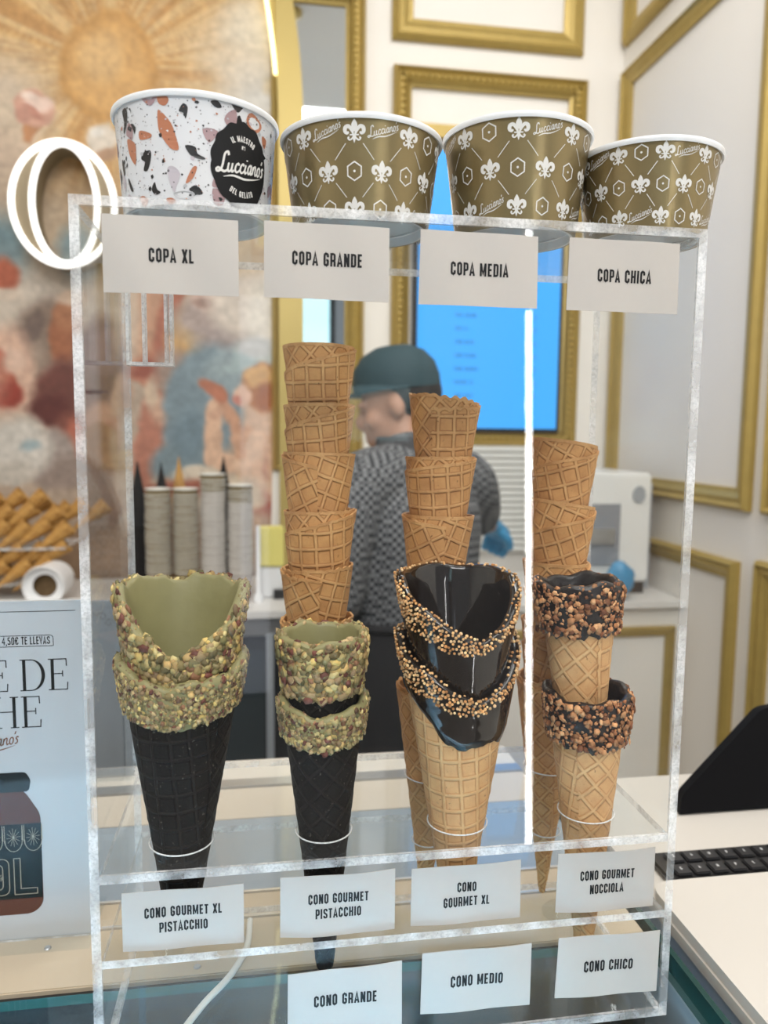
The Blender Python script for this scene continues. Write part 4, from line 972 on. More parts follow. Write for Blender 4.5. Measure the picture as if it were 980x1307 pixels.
# terrazzo cup
tc_ = thing('gelato_cup', 'white terrazzo paper cup with round black badge, leftmost on the case', 'paper cup', (-.1315, .056, TZ+.0002))
rb, rt, H = .0465, .0510, .0640; cup_body(tc_, rb, rt, H, M_TERR); F = cone_map(rb, rt, H-.0035, .00022); F2 = cone_map(rb, rt, H-.0035, .00042); F3 = cone_map(rb, rt, H-.0035, .00065)
COLS = [mat('terrazzo_'+n, c, .4) for n, c in (('black', (.012, .012, .013)), ('rust', (.44, .17, .09)), ('mauve', (.36, .24, .25)), ('lilac', (.50, .46, .50)), ('grey', (.45, .46, .48)))]
tmb = MB()
# (angle deg, height mm, [outline mm], colour)
SH = [(-52, 52, [(-2, 5), (1, 6), (2.2, 3), (1, -3), (-1.5, -7), (-2.4, -6), (-1.2, -1)], 0), (-17, 41, [(-3, 11), (-1, 10), (3, 4), (5, -3), (6, -10), (2, -9), (-2, -2), (-3.2, 3)], 1), (-47, 32, [(-3, 8), (0, 7), (3, 4), (3, -1), (2, -7), (-1, -3), (-2.6, 2)], 1),
      (-33, 26, [(-2, 4), (2, 5), (3, 3), (2, -2), (0, -6), (-2, -5), (-1, -1), (-3, 1)], 0), (2, 29, [(-3.5, 4), (1, 3.5), (2, 0), (5.5, -2), (4, -3), (0, -2), (-2, 0)], 0), (-18, 58, [(-2, 4), (1, 4), (3, 0), (1, -3), (-2, -1)], 1),
      (28, 50, [(-1, 5), (2.5, 7), (3, 0), (1, -4), (-2, -2), (-3, 1)], 2), (48, 53, [(-5, 1), (-2, 6), (5, 2), (3, -3), (-2, -4)], 1), (13, 40, [(-3, 3), (4, 3), (0, -4)], 2), (-12, 14, [(-3, 6), (0, 7), (3, 3), (1, -4), (0, -7), (-2, -2)], 3), (0, 17, [(-2, -3), (1, 4), (3, 4), (1, -2), (-2, -5)], 1),
      (18, 20, [(-2, -8), (0, 0), (2, 6), (4, 8), (5, -6), (2, -8)], 2), (-32, 40, [(-4, 2), (-2, 2.6), (3, 0), (2, -2), (-3.5, -2)], 1), (-44, 45, [(-3, 2), (0, 3), (2, 0), (1, -3), (0, 0)], 0), (-4, 52, [(-2, 0), (0, 4), (2, 2), (1, -4), (0, -1)], 0), (17, 57, [(-2, 2), (1, 3), (3, 0), (1, -1), (-1, 0)], 0),
      (-52, 14, [(-2, 3), (-1, 4), (2, -3), (0, -3)], 0), (-27, 9, [(-2, 0), (0, 4), (1, 0), (3, -2), (0, -3)], 0), (33, 60, [(-3, 1), (3, 2), (1, -3), (-1, -3)], 0), (-27, 60, [(-4, 1), (4, 2), (1, -4), (-2, -3)], 2), (60, 46, [(-2, 3), (2, 2), (1, -3), (-1, -2)], 1), (20, 6, [(-3, 4), (3, 3), (2, -4), (-2, -4)], 2),
      (-38, 3, [(-3, 2), (0, 3), (3, 0), (0, -3)], 1), (-5, 5, [(-5, 1), (0, 2.5), (5, 1), (2, -2), (-3, -1)], 4), (-62, 26, [(-1, 4), (1, 4), (2, -3), (0, -4)], 0), (4, 8, [(-3, 1), (0, 3), (3, -1), (0, -2)], 0), (-14, 1.5, [(-3, 1.5), (0, 2), (2, 0), (-1, -1.4)], 1)]
for i in range(34):     # the rest of the way round
    a = 75+i*7.2; SH.append((a, RNG.uniform(4, 58), [(RNG.uniform(1.5, 5)*math.cos(t)*.8, RNG.uniform(1.5, 6)*math.sin(t)) for t in np.linspace(0, 6.28, 7)[:-1]], int(RNG.integers(0, 4))))
for a, hz, poly, c in SH:
    pts = catmull([(x/770, y/960) for x, y in poly], 3, True); pts = [(x, min(max(y, .0003-hz/1000), .0600-hz/1000)) for x, y in pts]
    v, f = tess(pts); tmb.add([F(x, y, math.radians(a), hz/1000) for x, y in v], f, c)
for i in range(1500):
    a, hz = RNG.uniform(-PI, PI), RNG.uniform(.001, .0590); r = RNG.choice([.00028, .00045, .0007, .0013], p=[.42, .35, .17, .06]); c = int(RNG.choice([0, 0, 0, 4, 1, 3]))
    p = [(r*RNG.uniform(.6, 1.3)*math.cos(t), r*RNG.uniform(.6, 1.3)*math.sin(t)) for t in np.linspace(0, 6.28, 6)[:-1]]
    tmb.add([F(x, y, a, hz) for x, y in p], [tuple(range(5))], c)
tmb.build('terrazzo_print', COLS, tc_)
bd = MB(); ba, bh = math.radians(38.5), .0265
ring = [((.0222+.0012*abs(math.sin(7*t))*(.3 if t < 2.2 or t > 4.6 else .9)+(.004 if abs(t-1.72) < .06 else 0)+(.0035 if abs(t-.45) < .05 else 0))*math.cos(t)*.92, (.0250+.0008*math.sin(13*t)+(.004 if abs(t-1.72) < .06 else 0))*math.sin(t)) for t in np.linspace(0, 2*PI, 97)[:-1]]
rings = [[(x*s, y*s) for x, y in ring] for s in (1, .8, .6, .4, .2)]; n_ = 96
v = [p for r_ in rings for p in r_]+[(0, 0)]; f = []
for q in range(4):
    for i in range(n_): f.append((q*n_+i, q*n_+(i+1) % n_, (q+1)*n_+(i+1) % n_, (q+1)*n_+i))
for i in range(n_): f.append((4*n_+i, 4*n_+(i+1) % n_, 5*n_))
bd.add([F2(x, y, ba, bh) for x, y in v], f); bd.build('black_badge', M_INK, tc_)
lt = MB(); put(lt, rot2(script2d(.0112, .23), .10), lambda x, y: F3(x*.95-.0002, y, ba, bh-.004))
def arc_text(s, R, h, top):
    x = 0; tot = sum(GLY[c][0]+.16 for c in s)-.16
    for ch in s:
        cw, st = GLY[ch]; u = (x+cw/2-tot/2)*h
        a = (HP-u/R) if top else (-HP+u/R)
        for pts, cl in st:
            v_, f_ = ribbon([(px-cw/2, py-.5) for px, py in pts], .18, cl)
            g = a-HP if top else a+HP
            put(lt, rot2([([(x_*h, y_*h) for x_, y_ in v_], f_)], g, R*math.cos(a), R*math.sin(a)), lambda x_, y_: F3(x_, y_, ba, bh))
        x += cw+.16
arc_text('IL MAESTRO', .0155, .0034, True); arc_text('DEL GELATO', .0165, .0034, False)
sh, _ = text2d('Nº1', .0022); put(lt, sh, lambda x, y: F3(x, y, ba, bh+.0095))
lt.build('badge_lettering', M_PRINT, tc_)

# ------------------------------------------------------------------ the counter the case stands on
GZ = -.0082
ct = thing('display_counter', 'glass topped gelato counter under the acrylic case, with beige metal rails', 'counter', (0, 0, FZ))
def cbox(name, m, x0, x1, y0, y1, z0, z1, bevel=0): return MB().box(x0, x1, y0, y1, z0-FZ, z1-FZ).build(name, m, ct, bevel=bevel)
MB().box(-1.2, .232, -.20, .092, GZ-.008-FZ, GZ-FZ, mis=[1, 1, 1, 1, 0, 0]).build('glass_top', [M_GLASSTOP, mat('green_glass_edge', (.03, .10, .09), .15)], ct)
cbox('front_body', M_GREY, -1.2, .232, -.21, -.202, FZ, GZ)
cbox('well_floor', mat('well_floor_blue', (.30, .40, .46), .3), -1.2, .232, -.20, .10, -.19, -.18)
cbox('dark_gap', M_BLACK, -1.2, .236, .0925, .100, -.18, GZ-.004)
cbox('beige_rail', M_BEIGE, -1.2, .236, .1005, .168, -.19, GZ, .001)
cbox('bright_trim', mat('bright_trim', (.80, .79, .76), .2, metal=.6), -1.2, .236, .1685, .1715, -.19, GZ+.0012)
cbox('beige_rail', M_BEIGE, -1.2, .236, .172, .205, -.19, GZ, .001)
cbox('bright_trim', mat('bright_trim_line', (.80, .79, .76), .2, metal=.6), -1.2, .236, .2055, .2085, -.19, GZ+.0012)
cbox('grey_glass_deck', mat('blue_grey_glass', (.30, .36, .42), .08), -1.2, .236, .209, .345, -.19, GZ)
cbox('beige_rail', mat('pale_beige_metal', (.60, .54, .46), .35, noise=.04, nscale=12), -1.2, .236, .3455, .42, -.19, GZ, .001)
cbox('steel_rail', M_STEEL, -1.2, .236, .4205, .442, -.19, GZ+.002, .001)
cbox('pale_edge', mat('pale_edge', (.66, .62, .56), .3), -1.2, .236, .4425, .50, -.19, GZ, .001)
cbox('rear_body', M_DARK, -1.2, .236, .44, .50, FZ, -.1905)
for x, y in ((-.1085, .139), (-.145, .110), (-.27, .150)): MB().lathe([(0, .0012), (.0022, .0012), (.0030, 0), (0, 0)], 16, c=(x, y, GZ-FZ+.0003)).build('screw', M_STEEL, ct, True)
# things in the cold well under the glass
def tub(x, y, w, d, m, label):
    t = thing('gelato_tub', label, 'tub', (x, y, -.1798)); mb = MB()
    mb.box(-w/2, w/2, -d/2, d/2, 0, .10); mb.build('tub_body', M_STEEL, t, bevel=.006)
    MB().box(-w/2-.004, w/2+.004, -d/2-.004, d/2+.004, .1003, .106).build('lid', m, t, bevel=.003)
tub(-.36, -.05, .17, .20, mat('lid_blue', (.16, .32, .42), .3), 'covered gelato tub under the glass, left of the acrylic case')
tub(-.17, -.05, .17, .20, mat('lid_grey', (.30, .36, .40), .3), 'grey lidded gelato tub under the glass, below the pistachio cones')
tub(.03, -.05, .17, .20, mat('lid_teal', (.12, .36, .48), .3), 'teal lidded gelato tub under the glass, below the medium card')
tub(.158, -.05, .075, .20, mat('lid_peach', (.66, .46, .34), .4), 'narrow peach lidded tub under the glass, below the small cone card')
cb = MB(); cpts = catmull([(-.104, .160, GZ+.0030), (-.106, .125, GZ+.0030), (-.118, .093, GZ+.0030), (-.138, .062, GZ+.0030), (-.152, .03, GZ+.0030), (-.158, -.02, GZ+.0030)], 8)  # curved reflection on the glass, modelled as a solid white tube
cb.tube(cpts, .0026, 10); tag(cb.build('white_reflection_line', mat('white_reflection_line', (.85, .84, .80), .3), smooth=True), 'thin white tube standing in for a light reflection, curving over the counter under the acrylic case', 'reflection')

area('assumed_well_lamp', (-.45, -.17, -.03), (0, 0, 0), 1.2, .03, 20.0, (.66, .86, 1.0))  # unseen lamp assumed under the glass, added to brighten the blue well
# poster stand at left
po = thing('poster_stand', 'white tabletop poster with a chocolate jar, left of the acrylic case', 'poster', (-.341, .165, GZ+.0003))
PWD, PH = .105, .2915
M_POST = mat('poster_paper', (.50, .52, .545), .4)
MB().box(-PWD, PWD, 0, .004, 0, PH).build('poster_sheet', M_POST, po)
slab_m = MB().box(-PWD-.002, PWD+.0025, -.0025, -.0005, 0, PH+.002, mis=[1, 1, 0, 0, 1, 1]); slab_m.build('acrylic_cover', [M_CLEAR, M_EDGE], po)
MB().box(-PWD, PWD, -.02, .05, -.0001, .0015).build('foot', M_SHELF, po)
pm = MB(); YP = -.0002
def pp(shapes, x, z, mi=0): put(pm, shapes, lambda a, b: (a+x, YP, b+z), mi)
# writing sits at the poster's right-hand side, the part in view
sh, w = text2d('- 4,50€ TE LLEVAS', .0066, track=.05, w=.12, sx=.92); pp(sh, .0735-w/2+.004, .2555)
pp([ribbon(fillet([(.0, -.0045), (.0, .0045), (-.066, .0045), (-.066, -.0045), (.0, -.0045)], .003)+[], .0005)], .0800, .2585)
pp([ribbon([(-.09, 0), (.098, 0)], .0005)], 0, .2830)
sh, w = serif2d('E DE', .0265); pp(sh, .0920-w, .2165); sh, w = serif2d('HE', .0265); pp(sh, .0700-w, .1855)
pm.build('poster_lettering', M_INK, po)
br = MB(); M_BRN = mat('brown_ink', (.20, .08, .04), .5)
put(br, rot2(script2d(.0125, .17, True), .12), lambda a, b: (a+.0290, YP, b+.1700)); br.build('brown_script', M_BRN, po)
# printed jar
pj = MB(); JX, JZ = .0265, .008
body = fillet([(-.038, .012), (-.030, .004), (.030, .004), (.0385, .012), (.0385, .092), (.028, .110), (.024, .114), (-.024, .114), (-.028, .110), (-.038, .092), (-.038, .012)], .006)[:-1]
YJ = -.00012
v, f = tess(body); pj.add([(a+JX, YJ, b+.0185) for a, b in v], f, 0)
v, f = tess(fillet([(-.028, .116), (.030, .116), (.032, .126), (.028, .133), (-.028, .133), (-.030, .126), (-.028, .116)], .003)[:-1]); pj.add([(a+JX, YJ-.00008, b+.0145) for a, b in v], f, 1)
v, f = tess([(-.038, .022), (.038, .022), (.0388, .088), (-.0388, .088)]); pj.add([(a+JX, YJ-.00008, b+.0145) for a, b in v], f, 2)
for i in range(5):
    x = -.030+i*.0155
    pj.add(*[( [(a+JX, YJ-.0002, b+.0145) for a, b in vv], ff) for vv, ff in [ribbon([(x-.007, .087), (x-.007, .074)]+[(x-.007*math.cos(t), .074-.010*math.sin(t)) for t in np.linspace(0, PI, 9)]+[(x+.007, .074), (x+.007, .087)], .0005)]][0], 3)
    for q in range(6):
        t = PI*q/6+.1; vv, ff = ribbon([(x-.0055*math.cos(t), .0765-.008*math.sin(t)), (x+.0055*math.cos(t), .0765+.008*math.sin(t))], .0003); pj.add([(a+JX, YJ-.0002, b+.0145) for a, b in vv], ff, 3)
for path in ([(.016, .058), (.021, .058), (.021, .031), (.034, .031), (.034, .026), (.016, .026), (.016, .058)], fillet([(-.004, .058), (.012, .058), (.012, .026), (-.012, .026), (-.012, .058), (-.004, .058)], .006), fillet([(-.002, .053), (.007, .053), (.007, .031), (-.007, .031), (-.007, .053), (-.002, .053)], .004)):
    vv, ff = ribbon(path, .0006); pj.add([(a+JX, YJ-.0002, b+.0145) for a, b in vv], ff, 3)
put(pj, rot2(script2d(.0062, .17, False), .12), lambda a, b: (a+JX-.004, YJ-.0003, b+.0525), 3)
pj.build('printed_jar', [mat('jar_chocolate_ink', (.085, .022, .011), .6, spec=.2), mat('jar_lid_ink', (.010, .011, .011), .6, spec=.2), mat('jar_label_ink', (.006, .009, .010), .6, spec=.2), mat('jar_line_ink', (.40, .33, .24), .5)], po)
p2 = thing('grey_board', 'plain blue-grey board standing behind the left edge of the acrylic case', 'board', (-.300, .470, GZ+.0003))
MB().box(-.05, .047, 0, .006, 0, .2235).build('board_sheet', mat('blue_grey_board', (.23, .26, .295), .45), p2); MB().box(.036, .0366, -.0006, -.0001, 0, .2235).build('dark_seam', M_BLACK, p2)
cl = MB()
for cx, cz, s in ((.0, .205, 1), (.014, .204, -1), (.022, .196, 1)): cl_p = [(cx+s*.006*(1-t/9)*math.cos(t), cz+.006*(1-t/9)*math.sin(t)) for t in np.linspace(0, 7, 24)]; put(cl, [ribbon(cl_p, .0008)], lambda a, b: (a, -.0003, b))
cl.build('scroll_print', mat('scroll_grey', (.10, .11, .12), .5), p2); MB().box(-.05, .047, -.012, .03, -.0001, .001).build('foot', M_SHELF, p2)

# ------------------------------------------------------------------ till counter at the right
wc = thing('till_counter', 'white till counter with grey edge, right of the acrylic case', 'counter', (.6, .1, FZ))
CW = .0
MB().prism([(-.340, -.50), (.60, -.50), (.60, .27), (-.340, .27)], CW-.014-FZ, CW-FZ).build('white_top', M_COUNTER, wc, bevel=.002)
MB().box(-.338, .60, -.49, .268, -.06-FZ, CW-.0145-FZ).build('grey_edge', mat('edge_grey', (.42, .42, .42), .4), wc)
MB().box(-.330, .60, -.48, .26, 0, -.0605-FZ).build('body', M_GREY, wc)
MB().box(-.3475, -.3445, -.50, .26, -.032-FZ, -.026-FZ).build('blue_strip', mat('blue_strip', (.04, .30, .55), .3, emit=(.05, .35, .7), estr=.25), wc)
MB().box(-.3530, -.3480, -.50, .26, -.030-FZ, -.012-FZ).build('dark_glass_strip', mat('dark_glass_edge', (.02, .06, .055), .12), wc)
# raised white front plate with a rounded corner, keyboard behind it
wp = MB(); wp.prism(fillet([(.262, .1415), (.262, -.44), (1.1, -.44), (1.1, .1415), (.60, .1415), (.265, .1415)], .0)[:5], CW+.0003, CW+.010)
pl_ = fillet([(.2615, -.30), (.2615, .1450), (.70, .1450)], .022, 8); pl_ = pl_+[(.70, -.43), (.2615, -.43)]
tag(MB().prism(pl_, CW+.0003, CW+.0085).build('white_tray', M_COUNTER, bevel=.0), 'white tray with a rounded corner in front of the black keyboard', 'tray')
kb = thing('keyboard', 'black keyboard lying on the white till counter below the monitor', 'keyboard', (.50, .168, CW+.0003))
MB().box(-.215, .215, -.021, .026, 0, .007).build('base', M_BLACK, kb, bevel=.002)
M_KEY = mat('key_black', (.018, .018, .02), .4); M_LEG = mat('key_legend', (.7, .7, .7), .5)
for r_ in range(2):
    for i in range(22):
        x = -.205+i*.0190+r_*.004; k_ = MB().box(x, x+.0165, -.018+r_*.021, -.001+r_*.021, .0072, .0100).build('key', M_KEY, kb, bevel=.0012)
        g = MB(); sh, _ = text2d('CAMPERTULOSGHDINX05V14'[i].replace('5', '5'), .0040); put(g, sh, lambda a, b: (a+x+.008, -.011+r_*.021+b, .01025)); g.build('legend', M_LEG, k_)
mn = thing('till_monitor', 'black till monitor seen from behind, leaning back on the white counter', 'monitor', (.5, .27, CW+.0003))
def mon_pt(p): return p
scr = MB()
poly = fillet([(-.134, .002), (-.129, .022), (-.022, .112), (.36, .158), (.36, .002), (-.134, .002)], .008)[:-1]
lean = Matrix.Rotation(math.radians(-14), 4, 'X')
n_ = len(poly); vs = [lean @ Vector((a, 0, b)) for a, b in poly]+[lean @ Vector((a+.006, .022, b)) for a, b in poly]
fs = [tuple(range(n_)), tuple(range(2*n_-1, n_-1, -1))]+[(i, n_+i, n_+(i+1) % n_, (i+1) % n_) for i in range(n_)]
scr.add(vs, fs); scr.build('screen_back', mat('matte_black', (.004, .004, .005), .7, spec=.1), mn)
MB().box(.04, .30, .02, .09, 0, .012).build('stand_foot', M_BLACK, mn, bevel=.003); MB().box(.06, .16, .03, .06, .0122, .10).build('stand_neck', M_BLACK, mn)

# ------------------------------------------------------------------ cones lying in slanted trays at the back left
def lying_cone(loc, dirv, L, r, material, label, group, seed, src=None):
    d = Vector(dirv).normalized(); q = Vector((0, 0, 1)).rotation_difference(d)
    if src is None:
        t = thing('waffle_cone', label, 'ice cream cone', loc, q.to_euler(), group)
        cone_sheet(r/L, L, .006, lambda a, s: L, 1.2, .3, 1, material, 'wafer', t, nth=40, nz=24, cell=.016, ridge=.0005, seed=seed)
    else: t = copy_tree(src); tag(t, label, 'ice cream cone', group); t.location = loc; t.rotation_euler = q.to_euler()
    return t
M_WAFY = waffle_mat('yellow_waffle', (.56, .30, .075), (.66, .40, .13), (.22, .075, .018))
first = None
tr_y = 1.93
def tray(name, label, x0, x1, zl, zr, y0, y1):
    t = thing('cone_tray', label, 'tray', (x0, y0, zl)); mb = MB(); dx = x1-x0; dz = zr-zl; m_ = .006
    mb.add([(0, 0, 0), (dx, 0, dz), (dx, y1-y0, dz), (0, y1-y0, 0), (0, 0, -m_), (dx, 0, dz-m_), (dx, y1-y0, dz-m_), (0, y1-y0, -m_)], [(0, 1, 2, 3), (7, 6, 5, 4), (0, 4, 5, 1), (1, 5, 6, 2), (2, 6, 7, 3), (3, 7, 4, 0)])
    mb.build('tray_floor', edge_mat('tray_acrylic_'+name, .5), t)
    MB().add([(0, -.004, -m_), (dx, -.004, dz-m_), (dx*.55, -.004, dz*.5+.085), (0, -.004, .11), (0, 0, -m_), (dx, 0, dz-m_), (dx*.55, 0, dz*.5+.085), (0, 0, .11)], [(0, 1, 2, 3), (7, 6, 5, 4), (0, 4, 5, 1), (1, 5, 6, 2), (2, 6, 7, 3), (3, 7, 4, 0)]).build('tray_side', M_CLEAR, t)
    return t
stand = thing('tray_stand', 'clear acrylic stand carrying the slanted cone trays at the left', 'stand', (-1.08, 1.98, CT))
MB().box(-.32, -.26, .190, .2, 0, .34, mis=[0, 0, 1, 1, 1, 1]).build('upright', [M_CLEAR, M_EDGE], stand); MB().box(.20, .26, .190, .2, 0, .20, mis=[0, 0, 1, 1, 1, 1]).build('upright', [M_CLEAR, M_EDGE], stand)
MB().box(-.32, .28, -.06, .2, -.0001, .006).build('stand_base', M_SHELF, stand)
tray('upper', 'upper slanted tray of waffle cones at the far left', -1.36, -.70, .055, .060, 1.955, 2.16)
tray('lower', 'lower slanted tray of waffle cones at the far left', -1.36, -.74, -.075, -.045, 1.955, 2.16)
D_ = (.78, .16, .60); LC = .155
def lay(lst, label, group):
    global first
    for x, y, z in lst:
        d = Vector((D_[0], D_[1], D_[2])).normalized(); b = Vector((x, y, z)) - d*LC + Vector(RNG.normal(0, .004, 3))
        o = lying_cone(b, D_, LC, .030, M_WAFY, label, group, 3, first)
        if first is None: first = o
lay([(-.690+k*-.062, 2.00, .128+.006*(k % 2)) for k in range(9)], 'golden waffle cone lying in the bottom row of the upper slanted tray', 'cones lying in the upper tray, bottom row')
lay([(-.735+k*-.064, 2.03, .172+.005*(k % 2)) for k in range(7)], 'golden waffle cone lying in the second row of the upper slanted tray', 'cones lying in the upper tray, second row')
lay([(-.775+k*-.066, 2.06, .212) for k in range(5)], 'golden waffle cone lying on top of the pile in the upper slanted tray', 'cones lying in the upper tray, top row')
lay([(-.705+k*-.066, 2.00, .062-k*.004) for k in range(8)], 'golden waffle cone lying in the top row of the lower slanted tray', 'cones lying in the lower tray, top row')
lay([(-.745+k*-.066, 1.99, .012-k*.004) for k in range(7)], 'golden waffle cone lying in the bottom row of the lower slanted tray', 'cones lying in the lower tray, bottom row')
lay([(-.615+k*-.06, 2.16, .175+.012*(k % 2)) for k in range(4)], 'pale waffle cone behind the upper tray by the case edge', 'cones behind the upper tray')
hl = thing('open_jar', 'white ringed jar lying open end forward beside the cone trays', 'jar', (-.735, 1.86, CT+.062), (PI/2, 0, 0))
MB().lathe([(.034, 0), (.050, .0), (.060, .004), (.062, .012), (.058, .022), (.055, -.12), (0, -.12), (0, -.118), (.050, -.118), (.046, -.02), (.034, 0)], 36).build('jar_body', M_WHITE, hl, smooth=50)
MB().lathe([(0, -.035), (.0455, -.035), (.0455, -.06), (0, -.06)], 30).build('brown_filling', mat('ground_nuts', (.16, .10, .045), .8, noise=.5, nscale=150), hl)

# inverted cone stacks behind the paper cups
def inv_stack(x, y, n, top, material, label, group):
    src = None; L, r = .16, .030; sp = .030
    for i in range(n):
        z = top-(n-1-i)*sp
        if src is None:
            t = thing('waffle_cone', label, 'ice cream cone', (x, y, z), (PI, 0, 0), group); cone_sheet(r/L, L, .006, lambda a, s: L, 1.15, .3, 1, material, 'wafer', t, nth=32, nz=16, seed=9, cell=.014, ridge=.0004); src = t
        else: t = copy_tree(src); tag(t, label, 'ice cream cone', group); t.location = (x, y, z)
for x, tp, m_, w in ((-.487, .335, M_WAFD, 'dark inverted cone nested in the stack behind the leftmost gold cups'), (-.415, .330, M_WAFD, 'dark inverted cone nested in the stack behind the gap of gold cups'), (-.368, .345, M_WAFY, 'golden inverted cone nested in the stack behind the second gold cups'), (-.222, .350, M_WAFD, 'dark inverted cone nested in the stack behind the speckled cups')):
    yy = 2.0 if x != -.368 else 2.07
    inv_stack(x, yy, 10, tp, m_, w, w.split('nested in ')[1])
    # they stand on a low riser
    b = tp-9*.030-.16; tag(MB().box(x-.031, x+.031, yy-.031, yy+.031, CT, b-.0005).build('riser_block', M_DARK), 'small dark riser block under the ' + {'-.487': 'leftmost', '-.415': 'second', '-.368': 'golden', '-.222': 'rightmost'}[('%.3f' % x).replace('0.', '.')] + ' inverted cone stack', 'riser')

yb = thing('card_box', 'bright yellow card box standing right of the speckled cup stacks', 'box', (-.062, 1.90, CT))
MB().box(-.055, .028, 0, .05, .100, .225).build('box_body', mat('yellow_card', (.80, .72, .22), .4, noise=.05, nscale=9), yb, bevel=.004)
MB().box(-.05, .022, .005, .045, .0, .0995).build('white_foot', M_WHITE, yb, bevel=.006); MB().box(-.005, .03, -.02, -.001, 0, .03).build('black_reader', M_BLACK, yb, bevel=.002)
tag(MB().lathe([(0, 0), (.014, 0), (.014, .02), (.0065, .03), (.0065, .235), (0, .235)], 16, c=(-.113, 1.855, CT)).build('white_pole', M_WHITE, smooth=True), 'slim white pole between speckled cups and yellow box', 'pole')

# ------------------------------------------------------------------ WORKER
def evaluated_mesh(o):
    dg = bpy.context.evaluated_depsgraph_get(); dg.update(); return bpy.data.meshes.new_from_object(o.evaluated_get(dg))
def skin(name, chains, sub=2):
    """each chain (x, y, z, r) or (x, y, z, ra, rb) becomes a closed tapering limb with round ends; the limbs overlap and are fused into one skin later"""
    vs = []; fs = []
    for ch in chains:
        P = [np.array((*p[:3], p[3], p[4] if len(p) > 4 else p[3]), float) for p in ch]; Q = [np.array(q) for q in catmull(P, 6)]
        c0, c1 = Q[0], Q[-1]; d0 = (Q[0][:3]-Q[1][:3]); d0 /= np.linalg.norm(d0); d1 = Q[-1][:3]-Q[-2][:3]; d1 /= np.linalg.norm(d1)
        pre = []; post = []
        for t in (.98, .85, .6, .3):
            f = math.sqrt(1-t*t); m0, m1 = min(c0[3], c0[4]), min(c1[3], c1[4])
            pre.append(np.array((*(c0[:3]+d0*t*m0), c0[3]*f, c0[4]*f))); post.insert(0, np.array((*(c1[:3]+d1*t*m1), c1[3]*f, c1[4]*f)))
        Q = pre+Q+post; pts = [Vector(q[:3]) for q in Q]; n = 16; k = len(pts); o = len(vs); N = None
        for i in range(k):
            T = (pts[min(i+1, k-1)]-pts[max(i-1, 0)]).normalized()
            if N is None: N = Vector((0, 0, 1)) if abs(T.z) < .75 else Vector((1, 0, 0))
            N = (N-T*N.dot(T)).normalized(); B = T.cross(N)
            for j in range(n): a = 2*PI*j/n; vs.append(tuple(pts[i]+N*math.cos(a)*Q[i][3]+B*math.sin(a)*Q[i][4]))
        for i in range(k-1):
            for j in range(n): fs.append((o+i*n+j, o+i*n+(j+1) % n, o+(i+1)*n+(j+1) % n, o+(i+1)*n+j))
        fs += [tuple(o+j for j in range(n-1, -1, -1)), tuple(o+(k-1)*n+j for j in range(n))]
    me = bpy.data.meshes.new(name); me.from_pydata(vs, [], fs); return me
def merge_remesh(name, meshes, voxel, material, parent, smooth_it=6):
    bm = bmesh.new()
    for me, Mx in meshes:
        t = me.copy(); t.transform(Mx); bm.from_mesh(t); bpy.data.meshes.remove(t)
    me = bpy.data.meshes.new(name); bm.to_mesh(me); bm.free(); o = bpy.data.objects.new(name, me); COL.objects.link(o)
    r = o.modifiers.new('r', 'REMESH'); r.mode = 'VOXEL'; r.voxel_size = voxel
    s = o.modifiers.new('s', 'SMOOTH'); s.iterations = smooth_it; s.factor = .5
    res = evaluated_mesh(o); bpy.data.objects.remove(o); res.materials.clear(); res.materials.append(material); sm(res, 180)
    ob = bpy.data.objects.new(name, res); COL.objects.link(ob); ob.parent = parent; return ob
I4 = Matrix.Identity(4)
pr = thing('person', 'shop worker turned away in grey checked shirt, dark cap and apron', 'person', (.265, 1.40, FZ), (0, 0, math.radians(-60)))
# local frame: facing -x, left shoulder at -y; feet at z=0; 1.74 m tall
H_ = 1.74
def sph(c, s, n=3):
    bm = bmesh.new(); bmesh.ops.create_icosphere(bm, subdivisions=n, radius=1); me = bpy.data.meshes.new('h'); bm.to_mesh(me); bm.free()
    return (me, Matrix.Translation(c) @ Matrix.Diagonal((*s, 1)))
hc = Vector((-.045, 0, 1.615)); HT = Matrix.Translation(hc) @ Matrix.Rotation(math.radians(38), 4, 'Z') @ Matrix.Rotation(math.radians(-14), 4, 'Y')
head = []
for c, s in (((.010, 0, .025), (.098, .076, .100)), ((-.030, 0, -.045), (.066, .058, .072)), ((-.062, 0, -.092), (.030, .030, .020)), ((-.096, 0, -.025), (.026, .014, .024)), ((-.088, 0, -.008), (.018, .010, .030)), ((-.088, 0, -.064), (.016, .026, .009)), ((-.086, 0, -.078), (.015, .024, .008)), ((.012, .078, -.010), (.020, .012, .034)), ((.012, -.078, -.010), (.020, .012, .034)), ((-.082, .032, .014), (.016, .022, .008)), ((-.082, -.032, .014), (.016, .022, .008)), ((-.055, .04, -.03), (.03, .025, .028)), ((-.055, -.04, -.03), (.03, .025, .028))):
    me, Mx = sph(Vector(c), s); head.append((me, HT @ Mx))
